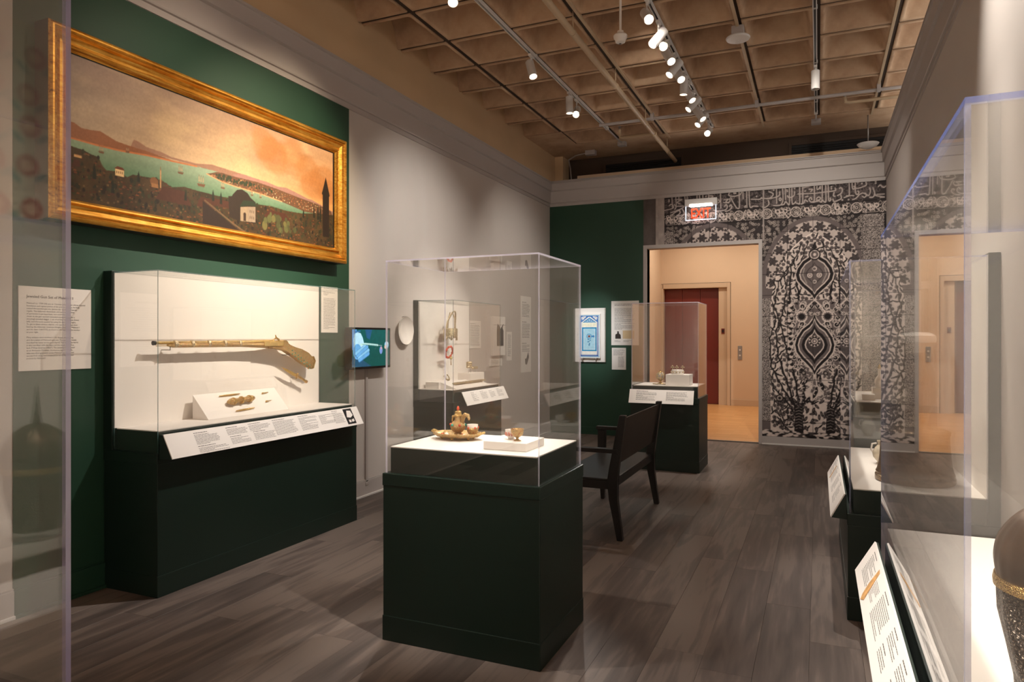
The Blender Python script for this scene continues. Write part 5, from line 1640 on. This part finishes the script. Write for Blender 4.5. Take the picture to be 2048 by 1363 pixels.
def zarf(name, label, x, y, z, r, h, footed, parentless=True):
    t = thing(name, label, 'cup', (x, y, z))
    if footed:
        MB().lathe([(0, 0), (r * .55, 0), (r * .6, h * .05), (r * .22, h * .14), (r * .18, h * .24), (r * .45, h * .34), (r * .85, h * .52), (r, h * .78), (r * 1.02, h), (r * .96, h), (r * .9, h * .78), (r * .4, h * .42), (0, h * .38)], (x, y, z), 26, flute=(8, .02)).build('filigree_holder', M['goldgem'], t)
    else:
        MB().lathe([(0, 0), (r * .55, 0), (r * .6, h * .04), (r * .55, h * .1), (r * .82, h * .28), (r, h * .5), (r * 1.0, h * .72), (r * .97, h * .74), (r * .9, h * .5), (0, h * .2)], (x, y, z), 26, flute=(8, .03)).build('filigree_holder', M['goldgem'], t)
        MB().lathe([(0, h * .22), (r * .6, h * .25), (r * .88, h * .5), (r * .97, h), (r * .93, h), (r * .84, h * .5), (r * .5, h * .3), (0, h * .28)], (x, y, z), 28).build('porcelain_cup', M['porcelain'], t)
        for k in range(5):
            a = k * 1.257 - 1.9
            MB().ball((x + r * .97 * math.cos(a), y + r * .97 * math.sin(a), z + h * .72), r * .16, 8, 1.5).build('ornament', M['coral'], t)
    return t
zarf('coffee_cup', 'porcelain coffee cup in a jewelled gold holder standing on the gold tray', -1.722, 3.315, .983, .031, .062, False)
for o_, k_, dx_, dz_ in ((tr, .89, .027, 0), (pot, .84, .036, .0), ([q for q in COL.objects if q.name.startswith('coffee_cup')][-1], 1.0, .036, -.003)):
    o_.scale = (k_, k_, k_)
    o_.location.x += dx_
    o_.location.z += dz_
rbk = thing('riser_block', 'low white block at the right of the centre case deck under two cups', 'mount', (-1.38, 3.17, .96))
MB().box(-1.495, -1.268, 3.055, 3.29, .961, 1.000, .002).build('block', M['white'], rbk)
# plain white cup with painted panels, and a footed gold holder in front
t = thing('coffee_cup', 'white and pink painted porcelain cup behind the footed gold cup', 'cup', (-1.395, 3.17, 1.0))
MB().lathe([(0, 0), (.014, 0), (.015, .004), (.020, .010), (.028, .028), (.030, .046), (.028, .046), (.024, .026), (.012, .010), (0, .008)], (-1.400, 3.175, 1.0005), 28).build('body', M['porcelain'], t)
for k in range(5):
    a = -1.57 + (k - 2) * .55
    MB().ball((-1.400 + .0262 * math.cos(a), 3.175 + .0262 * math.sin(a), 1.027), .0062, 8, 1.9).build('painted_panel', paint('rose_pink_panel', 'c98272', .3), t)
zarf('coffee_cup', 'footed gold filigree cup holder at the front of the white block', -1.345, 3.125, 1.0005, .032, .058, True)

# ================================================================ bench
bn = thing('bench', 'black wooden bench with leather back and armrests behind the centre case', 'bench', (-1.6, 5.69, 0))
YA, YB = 5.06, 6.33
for y in (YA, YB):
    m = MB()
    pr = [(-1.345, 0, .022), (-1.395, .30, .032), (-1.405, .44, .037), (-1.392, .52, .036), (-1.325, .93, .024)]
    L_ = [(x - w, z) for x, z, w in pr]; Rr = [(x + w, z) for x, z, w in reversed(pr)]
    m.prism([(x, y - .026, z) for x, z in L_ + Rr], (0, .052, 0))
    bmesh.ops.bevel(m.bm, geom=m.bm.edges[:], offset=.004, segments=1, affect='EDGES')
    m.build('rear_leg', M['black'], bn)
    m = MB()
    m.prism([(-1.865, y - .026, .0), (-1.835, y - .026, .0), (-1.825, y - .026, .42), (-1.822, y - .026, .645), (-1.895, y - .026, .645), (-1.895, y - .026, .42)], (0, .052, 0))
    bmesh.ops.bevel(m.bm, geom=m.bm.edges[:], offset=.004, segments=1, affect='EDGES')
    m.build('front_leg', M['black'], bn)
    MB().box(-1.91, -1.36, y - .03, y + .03, .645, .678, .006).build('armrest', M['black'], bn)
    MB().box(-1.86, -1.40, y - .018, y + .018, .375, .435, .004).build('side_rail', M['black'], bn)
MB().box(-1.86, -1.385, YA - .02, YB + .02, .435, .455, .006).build('seat', M['black'], bn)
MB().box(-1.875, -1.845, YA + .02, YB - .02, .375, .435, .004).box(-1.42, -1.385, YA + .02, YB - .02, .385, .435, .004).build('seat_rail', M['black'], bn)
m = MB()
m.prism([(-1.386, YA + .02, .56), (-1.372, YA + .02, .56), (-1.318, YA + .02, .905), (-1.332, YA + .02, .905)], (0, YB - YA - .04, 0))
m.build('backrest', M['leather'], bn)

# ================================================================ right wall cases
r1 = plinth('display_plinth', 'nearest dark green plinth along the right wall with long sloping label rail', .20, XR - .002, 1.27, 2.90, zc=.685, zd=.81, wall='R', slab=.055)
cover('display_cover', 'nearest large clear acrylic cover at the right wall with blue-tinted top edge', .21, .768, 1.285, 2.892, .685, 1.877, 'edgesoft', open_side='R', t=.010, top_edge='edgeblue')
def cols_r1(w, h):
    return [(.10, h - .012, .20, .085, .0075, True), (.36, h - .035, .12, .05, .0065, False), (.52, h - .012, .22, .085, .0075, True), (.80, h - .012, .16, .04, .0075, True), (.80, h - .065, .14, .03, .0075, True),
            (1.00, h - .012, .15, .04, .0075, True), (1.01, h - .065, .16, .04, .0075, True), (1.22, h - .012, .15, .04, .0075, True), (1.22, h - .065, .14, .03, .0075, True)]
rl, fr = rail(r1, (.193, 2.86, .757), (.193, 1.25, .757), (.128, 2.86, .645), cols_r1, [(.199, 2.86, .64), (.199, 2.86, .757)], seed=40)
O_, u_, v_, n_, w_, h_ = fr
m = MB()
m.prism([O_ + u_ * .33 + v_ * .005 + n_ * .0008, O_ + u_ * .37 + v_ * .02 + n_ * .0008, O_ + u_ * .36 + v_ * .05 + n_ * .0008, O_ + u_ * .34 + v_ * .115 + n_ * .0008, O_ + u_ * .31 + v_ * .118 + n_ * .0008, O_ + u_ * .30 + v_ * .06 + n_ * .0008, O_ + u_ * .31 + v_ * .02 + n_ * .0008], n_ * .0006)
m.build('printed_photo', paint('tan_sword_photo', 'c9995f', .7, .35, 40), rl)
r2 = plinth('display_plinth', 'middle dark green plinth on the right wall carrying the brass candlestick', .14, XR - .002, 4.12, 5.75, zc=.567, zd=.697, wall='R', slab=.055, zb=1.925)
cover('display_cover', 'middle clear acrylic cover at the right wall around the brass candlestick', .15, .768, 4.13, 5.74, .567, 1.915, 'edgesoft', open_side='R', t=.008)
rl, fr = rail(r2, (.132, 5.52, .66), (.132, 4.16, .66), (.064, 5.52, .53), lambda w, h: [(.08, h - .015, .2, .10, .009, True), (.36, h - .02, .2, .09, .009, True), (.66, h - .015, .2, .10, .009, True), (.96, h - .015, .2, .10, .009, True)], [(.139, 5.52, .525), (.139, 5.52, .66)], seed=41)
O_, u_, v_, n_, w_, h_ = fr
MB().prism([O_ + u_ * .30 + v_ * .02 + n_ * .0008, O_ + u_ * .34 + v_ * .03 + n_ * .0008, O_ + u_ * .33 + v_ * .12 + n_ * .0008, O_ + u_ * .30 + v_ * .12 + n_ * .0008], n_ * .0006).build('printed_photo', bpy.data.materials['tan_sword_photo'], rl)
r3 = plinth('display_plinth', 'farthest dark green plinth on the right wall beside the tile mural', .27, XR - .002, 6.6, 8.0, wall='R', slab=.055)
cover('display_cover', 'farthest clear acrylic cover at the right wall near the tile mural', .28, .768, 6.61, 7.99, .83, 1.905, 'edgesoft', open_side='R', t=.008)
rail(r3, (.264, 7.9, .925), (.264, 6.68, .925), (.205, 7.9, .80), lambda w, h: [(.08, h - .02, .2, .09, .010, True), (.45, h - .02, .2, .09, .010, True), (.8, h - .02, .2, .09, .010, True)], [(.269, 7.9, .795), (.269, 7.9, .925)], seed=42)

# candlestick
cs = thing('candlestick', 'large aged brass bell-shaped candlestick in the middle case on the right wall', 'candlestick', (.505, 4.52, .697))
cx_, cy_, cz_ = .495, 4.50, .698
MB().lathe([(0, 0), (.195, 0), (.200, .008), (.200, .030), (.192, .036), (.196, .048), (.190, .060), (.182, .09), (.176, .14), (.172, .20), (.168, .26), (.174, .27), (.174, .285), (.150, .297), (.06, .293), (0, .293)], (cx_, cy_, cz_), 48).build('bell_base', M['brass'], cs)
MB().lathe([(.070, .285), (.055, .295), (.042, .30), (.050, .34), (.058, .35), (.050, .36), (.040, .40), (.040, .50), (.050, .52), (.060, .53), (.050, .545), (0, .545)], (cx_, cy_, cz_), 32).build('shaft', M['brass'], cs)
MB().lathe([(.04, .54), (.072, .56), (.076, .58), (.060, .62), (.052, .68), (.060, .70), (.064, .715), (.052, .72), (.045, .70), (0, .69)], (cx_, cy_, cz_), 32).build('socket', M['brass'], cs)
# glass jar with white lid on a clear block, further back
gj = thing('glass_jar', 'tall clear glass jar with rounded white lid behind the candlestick', 'jar', (.60, 5.22, .697))
gx_, gy_ = .58, 5.2
MB().box(gx_ - .10, gx_ + .10, gy_ - .10, gy_ + .10, .698, .93).build('clear_block', M['acrylic'], gj)
MB().lathe([(.055, .0), (.065, .02), (.085, .10), (.125, .20), (.135, .27), (.11, .36), (.08, .42), (.095, .50), (.115, .54), (.112, .54), (.09, .50), (.075, .42), (.105, .35), (.128, .27), (.118, .20), (.078, .10), (.055, .03)], (gx_, gy_, .931), 36).build('body', glass('old_clear_glass', (.96, .94, .9), .06, 0.02, .06), gj)
MB().lathe([(0, 0), (.110, 0), (.116, .015), (.110, .045), (.08, .065), (.0, .07)], (gx_, gy_, .931 + .54), 36).build('lid', M['porcelain'], gj)
jg = thing('ceramic_jug', 'small pale ceramic jug on the deck beside the candlestick base', 'jug', (.36, 5.02, .697))
MB().lathe([(0, 0), (.035, 0), (.038, .006), (.030, .014), (.055, .045), (.060, .075), (.045, .105), (.028, .125), (.034, .150), (.030, .150), (.024, .125), (0, .11)], (.375, 5.02, .698), 28).build('body', paint('crackled_cream_glaze', 'd9cdb8', .25, .25, 30), jg)
MB().tube([(.34, 5.02, .83), (.315, 5.02, .825), (.308, 5.02, .79), (.325, 5.02, .765)], .006, 8).build('handle', M['porcelain'], jg)
for i, (x, y, s_, h_, lab) in enumerate(((.40, 6.85, .05, .05, 'low white block at the front of the farthest right wall case'), (.50, 7.05, .06, .10, 'taller white block behind the low one in the farthest right wall case'))):
    t = thing('riser_block', lab, 'mount', (x, y, .96))
    MB().box(x - s_, x + s_, y - s_, y + s_, .961, .961 + h_, .002).build('block', M['white'], t)
fl_ = thing('perfume_bottle', 'small white and gold bottle on the taller block in the farthest case', 'bottle', (.50, 7.05, 1.06))
MB().lathe([(0, 0), (.03, 0), (.034, .01), (.042, .05), (.030, .085), (.012, .11), (.010, .16), (.016, .165), (0, .17)], (.50, 7.05, 1.062), 20).build('body', M['porcelain'], fl_)
MB().lathe([(.012, 0), (.014, .01), (.008, .03), (0, .045)], (.50, 7.05, 1.228), 12).build('stopper', M['gold'], fl_)

# helmet in the nearest case
hm = thing('helmet', 'dark metal dome helmet with gold rim and mail curtain in the nearest case', 'helmet', (.405, 1.545, .81))
hx, hy = .405, 1.545
MB().lathe([(0, .24), (.003, .23), (.006, .18), (.012, .13)] + sm([(.016, .108), (.045, .096), (.076, .070), (.098, .036), (.106, .0), (.104, -.03), (.100, -.055)], 5) + [(.096, -.055)] + sm([(.099, .0), (.09, .03), (.05, .07), (0, .08)], 3), (hx, hy, 1.10), 96, flute=(24, .006)).build('dome', M['steel'], hm)
MB().lathe([(.101, -.058), (.107, -.056), (.108, -.046), (.106, -.036), (.102, -.038)], (hx, hy, 1.10), 48).build('gold_rim', M['gold'], hm)
def m_mail():
    s = NT('iron_ring_mail')
    v = s.coord()
    vo = s.n('ShaderNodeTexVoronoi', feature='DISTANCE_TO_EDGE')
    vo.inputs['Scale'].default_value = 170
    s.l(v, vo.inputs['Vector'])
    s.l(s.ramp(vo.outputs['Distance'], [(0.0, lin('14100e')), (0.18, lin('5d5148')), (0.5, lin('b5a795'))]), s.b.inputs['Base Color'])
    s.b.inputs['Metallic'].default_value = .85
    s.b.inputs['Roughness'].default_value = .3
    s.bump(vo.outputs['Distance'], 1.0, .01)
    return s.m
MB().lathe([(.101, .0), (.099, -.05), (.086, -.11), (.074, -.17), (.072, -.20), (.069, -.20), (.070, -.16), (.082, -.11), (.095, -.05), (.098, 0)], (hx, hy, 1.045), 48, flute=(9, .03)).build('mail_curtain', m_mail(), hm)
MB().lathe([(0, 0), (.05, 0), (.05, .01), (.012, .012), (.012, .28), (.07, .30), (0, .31)], (hx, hy, .811), 20).build('stand', M['acrylic'], hm)

# embroidered hanging on the right wall above the nearest case (seen in reflection)
def make_cloth():
    R = Ras(0, 1.0, 0, .80, .008, lin('cdbda6'))
    rs = np.random.RandomState(9)
    for k in range(34):
        x = .08 + (k % 7) * .14 + rs.uniform(-.02, .02); z = .08 + (k // 7) * .15 + rs.uniform(-.02, .02)
        R.disk(x, z, .045, lin('a8473f')); R.disk(x, z, .022, lin('d9a58a'))
        R.disk(x + .05, z - .05, .022, lin('4c7f7c'), sx=1.5, sy=.6, ang=.7); R.disk(x - .05, z - .04, .02, lin('4c7f7c'), sx=1.5, sy=.6, ang=-.7)
    return R
eh = thing('embroidered_hanging', 'cream embroidered hanging with red flowers high on the right wall', 'textile', (XR, 1.5, 2.3))
MB().box(XR - .012, XR, 1.0, 2.0, 1.95, 2.75).build('backing_cloth', M['white'], eh)
raster_obj('embroidery', make_cloth(), (XR - .0135, 2.0, 1.95), (0, -1, 0), (0, 0, 1), M['cloth'], eh)

# near left case
p = plinth('display_plinth', 'dark green plinth carrying the clear case at the extreme left', -1.95, -1.018, -.35, .706, zc=.83, zd=.96)
cover('display_cover', 'clear acrylic cover at the extreme left with a mauve vertical edge', -1.938, -1.030, -.338, .694, .83, 2.08, 'edgemauve', t=.008)

# ================================================================ ceiling equipment
def track(name, label, x, ya, yb, z=4.415):
    t = thing(name, label, 'lighting track', (x, (ya + yb) / 2, z), 'ceiling lighting tracks')
    m = MB()
    m.box(x - .018, x - .010, ya, yb, z, z + .034).box(x + .010, x + .018, ya, yb, z, z + .034).box(x - .010, x + .010, ya, yb, z + .026, z + .034)
    m.build('track_rail', M['whitepaint'], t)
    MB().box(x - .010, x + .010, ya, yb, z + .018, z + .026).build('slot', M['blackplastic'], t)
    m = MB()
    m.box(x - .022, x + .022, yb, yb + .06, z - .004, z + .036, .003)
    m.build('end_feed', M['whitepaint'], t)
    y = ya + .4
    while y < yb:
        MB().box(x - .022, x + .022, y - .012, y + .012, z + .012, z + .045, .002).build('clamp', M['whitepaint'], t)
        y += 1.34
    return t
track('lighting_track', 'white lighting track nearest the left wall carrying four spotlights', -2.705, 1.0, 9.42)
track('lighting_track', 'white central lighting track carrying the dense row of spotlights', -1.35, 1.0, 9.9)
track('lighting_track', 'white lighting track nearest the right wall with one unlit spotlight', -.03, 1.0, 9.85)
for (x, lab) in ((-2.705, 'small junction box where the left lighting track ends'), (-.03, 'small junction box where the right lighting track ends')):
    t = thing('junction_box', lab, 'junction box', (x, 10.3, 4.42))
    MB().box(x - .06, x + .06, 10.22, 10.33, 4.39, 4.45, .004).build('box', M['trim'], t)
    MB().tube([(x, 9.48 if x < -1 else 9.9, 4.43), (x, 10.22, 4.425)], .011, 8).build('conduit', M['trim'], t)
t = thing('junction_box', 'grey junction box with bent conduit near the beige column stub', 'junction box', (-3.3, 10.6, 4.43))
MB().box(-3.36, -3.20, 10.5, 10.6, 4.38, 4.45, .004).build('box', M['trim'], t)
MB().tube([(-3.36, 10.55, 4.42), (-3.55, 10.6, 4.41), (-3.70, 10.7, 4.38), (-3.74, 10.9, 4.30), (-3.74, 10.98, 4.0)], .011, 8).build('conduit', M['trim'], t)

def spot(label, x, y, aim, watts, cone, lit=True, drop=.145, z=4.41, col=(1.0, .92, .85)):
    t = thing('track_spotlight', label, 'spotlight', (x, y, z))
    MB().box(x - .016, x + .016, y - .05, y + .05, z - .022, z + .002, .003).build('adapter', M['whitepaint'], t)
    c = Vector((x, y, z - drop))
    MB().tube([(x, y, z - .02), (x, y, z - .055)], .010, 8).tube([(x, y, z - .05), (x, y, z - drop)], .007, 8).build('stem', M['whitepaint'], t)
    d = (Vector(aim) - c).normalized()
    a = c - d * .10; b = c + d * .10
    m = MB()
    m.tube([a, a + d * .004, b], [.036, .043, .043], 24, caps=False)
    m.tube([a - d * .001, a + d * .001], .037, 24)
    m.tube([a + d * .02, b - d * .0005], .0405, 24, caps=False)
    m.build('lamp_head', M['whitepaint'], t)
    m = MB()
    m.tube([b - d * .040, b - d * .032], [.031, .031], 20)
    m.build('lens', M['lens'] if lit else M['whitepaint'], t)
    if lit and watts:
        l = bpy.data.lights.new('lamp_beam', 'SPOT')
        l.energy = watts * KEY
        l.spot_size = math.radians(cone)
        l.spot_blend = .9
        l.shadow_soft_size = .03
        l.color = col
        o = bpy.data.objects.new('lamp_beam', l); COL.objects.link(o)
        o.location = b + d * .012
        o.rotation_euler = d.to_track_quat('-Z', 'Y').to_euler()
        put(o, t)
    return t
names = ['nearest spotlight on the central track at the top edge of the picture', 'white spotlight second on the central track, tilted to the left', 'white spotlight third on the central track, tilted to the right', 'fourth spotlight from the near end of the central track',
         'fifth spotlight on the central track, tilted to the left', 'sixth spotlight on the central track, its lit mouth turned right', 'seventh spotlight on the central track, pointing almost straight down', 'eighth spotlight on the central track, tilted right',
         'ninth spotlight on the central track, tilted left toward the jewellery', 'tenth spotlight on the central track, tilted right near the conduit', 'eleventh spotlight on the central track, tilted left near its end', 'farthest central track spotlight, glaring toward the camera']
for (y, aim, w_, cn), lab in zip(SPOTS_MAIN, names):
    spot(lab, -1.35, y, aim, w_, cn)
spot('glaring spotlight on the left track cut by the top edge of the picture', -2.705, 4.97, (-1.6, 2.9, 1.0), 70, 26)
spot('white unlit-looking spotlight alone on the left track, tilted right', -2.705, 6.65, (-1.9, 6.0, 2.0), 25, 30)
spot('straight white spotlight of the pair on the left track', -2.705, 7.85, (-2.6, 7.8, 0), 30, 40)
spot('glaring lower spotlight of the pair on the left track', -2.705, 8.12, (-1.75, 3.6, .9), 90, 18)
spot('single unlit cylinder spotlight on the right track', -.03, 8.15, (-.03, 8.1, 0), 0, 30, lit=False)

# bare beams without fixtures, some off-frame, some added to brighten walls and cases
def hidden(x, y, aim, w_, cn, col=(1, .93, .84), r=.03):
    l = bpy.data.lights.new('unseen_lamp_beam', 'SPOT')
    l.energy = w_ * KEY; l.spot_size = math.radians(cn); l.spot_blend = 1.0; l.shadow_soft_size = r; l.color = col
    o = bpy.data.objects.new('unseen_lamp_beam', l); COL.objects.link(o)
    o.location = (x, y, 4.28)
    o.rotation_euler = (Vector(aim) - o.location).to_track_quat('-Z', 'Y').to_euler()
for a in UNSEEN_LAMPS:
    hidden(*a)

# pipes
pp = thing('sprinkler_pipe', 'cream painted pipe running the length of the ceiling', 'pipe', (-2.05, 7, 4.26))
MB().tube([(-2.03, 1.0, 4.26), (-2.04, 10.96, 4.26)], .030, 14).build('main_pipe', M['pipe'], pp)
for y in (6.0, 7.45, 8.9, 10.3):
    MB().tube([(-2.035, y, 4.28), (-2.035, y, 4.46)], .006, 6).build('hanger', M['pipe'], pp)
    MB().tube([(-2.035, y - .012, 4.26), (-2.035, y + .012, 4.26)], .034, 12).build('pipe_clip', M['pipe'], pp)
MB().tube([(-2.035, 9.36, 4.26), (-2.035, 9.42, 4.26)], .038, 12).build('coupling', M['pipe'], pp)
MB().tube([(-2.035, 9.39, 4.26), (-2.45, 9.39, 4.26), (-2.50, 9.39, 4.27), (-2.51, 9.39, 4.32), (-2.51, 9.39, 4.37)], .021, 10).build('branch', M['pipe'], pp)
MB().tube([(-2.51, 9.39, 4.36), (-2.51, 9.39, 4.41)], [.014, .010], 8).tube([(-2.51, 9.39, 4.41), (-2.51, 9.39, 4.414)], .022, 10).build('sprinkler_head', M['metal'], pp)
p2_ = thing('sprinkler_pipe', 'short cream sprinkler branch pipe near the right wall', 'pipe', (.6, 9.3, 4.33))
MB().tube([(1.6, 9.28, 4.33), (.34, 9.30, 4.33), (.30, 9.30, 4.34), (.29, 9.30, 4.40)], .020, 10).build('branch', M['pipe'], p2_)
MB().tube([(.29, 9.30, 4.39), (.29, 9.30, 4.44)], [.014, .010], 8).build('sprinkler_head', M['metal'], p2_)
MB().tube([(1.34, 9.285, 4.33), (1.34, 9.285, 4.468)], .006, 6).build('hanger', M['pipe'], p2_)
cx = thing('cross_conduit', 'pale conduit crossing the ceiling near the far wall', 'conduit', (-.9, 9.12, 4.40))
MB().tube([(-2.72, 9.14, 4.385), (1.6, 9.12, 4.385)], .020, 10).build('tube', M['trim'], cx)
for x in (-2.0, -.70, .64):
    MB().box(x - .02, x + .02, 9.09, 9.15, 4.36, 4.46, .003).build('clamp', M['trim'], cx)
for x in (-2.04, -.70, .64):
    t = thing('ceiling_conduit', {-2.04: 'brown conduit strip along the rib beside the cream pipe', -.70: 'brown conduit strip along the rib behind the smoke alarm', .64: 'brown conduit strip along the rib nearest the right wall'}[x], 'conduit', (x, 7, 4.46))
    MB().box(x - .014 + (.04 if x < -1 else 0), x + .014 + (.04 if x < -1 else 0), 4.2, 10.3, 4.435, 4.462, .003).build('channel', M['pipe'], t)
sm = thing('smoke_alarm', 'white disc smoke alarm under a grey box on the ceiling rib', 'alarm', (-.70, 6.93, 4.33))
MB().box(-.755, -.645, 6.87, 6.99, 4.355, 4.45, .004).build('mounting_box', M['trim'], sm)
MB().lathe([(0, .03), (.105, .028), (.112, .018), (.105, .006), (.05, 0), (0, 0)], (-.70, 6.93, 4.33), 32).build('disc', M['whitepaint'], sm)
MB().lathe([(0, -.045), (.012, -.04), (.022, -.02), (.024, .002), (0, .004)], (-.70, 6.93, 4.33), 14).build('sensor', M['acrylic'], sm)
ps = thing('pendant_sensor', 'white round pendant sensor hanging on a rod from the ceiling', 'sensor', (-1.30, 4.89, 3.65))
MB().tube([(-1.30, 4.89, 4.46), (-1.30, 4.89, 3.69)], .0085, 10).build('rod', M['whitepaint'], ps)
MB().lathe([(0, -.042), (.014, -.041), (.034, -.030), (.040, -.010), (.048, .0), (.050, .016), (.044, .024), (.030, .028), (.024, .030), (.022, .050), (.010, .052), (0, .052)], (-1.30, 4.89, 3.65), 28).build('housing', M['whitepaint'], ps)
MB().lathe([(0, -.002), (.010, 0), (0, .004)], (-1.30, 4.885, 3.607), 12).build('aperture', M['blackplastic'], ps)
dm = thing('dome_fitting', 'white bowl-shaped fitting above the cornice in the far right corner', 'fitting', (.62, 10.3, 4.05))
MB().lathe([(0, -.055), (.05, -.05), (.11, -.02), (.135, .012), (.128, .018), (.0, .02)], (.60, 10.35, 4.06), 32).build('bowl', M['whitepaint'], dm)
MB().tube([(.60, 10.35, 4.075), (.60, 10.35, 4.46)], .008, 8).build('stem', M['metal'], dm)
eb = thing('switch_box', 'small brown box on top of the cornice over the doorway', 'junction box', (-1.95, 10.8, 4.1))
MB().box(-1.74, -1.52, 10.9, 11.0, 3.98, 4.14, .004).build('box', M['beige'], eb)
MB().box(-1.68, -1.60, 10.893, 10.9, 4.02, 4.09).build('socket_plate', M['blackplastic'], eb)

# added area lights without fixtures, brightening the lobby
for x, y in ((-2.3, 12.6), (-.6, 12.6), (-2.3, 15.0), (-.6, 15.0)):
    l = bpy.data.lights.new('lobby_area_light', 'AREA'); l.shape = 'DISK'; l.size = .2; l.energy = LOBBY_W; l.color = (1, .92, .80)
    o = bpy.data.objects.new('lobby_area_light', l); COL.objects.link(o); o.location = (x, y, 3.98)
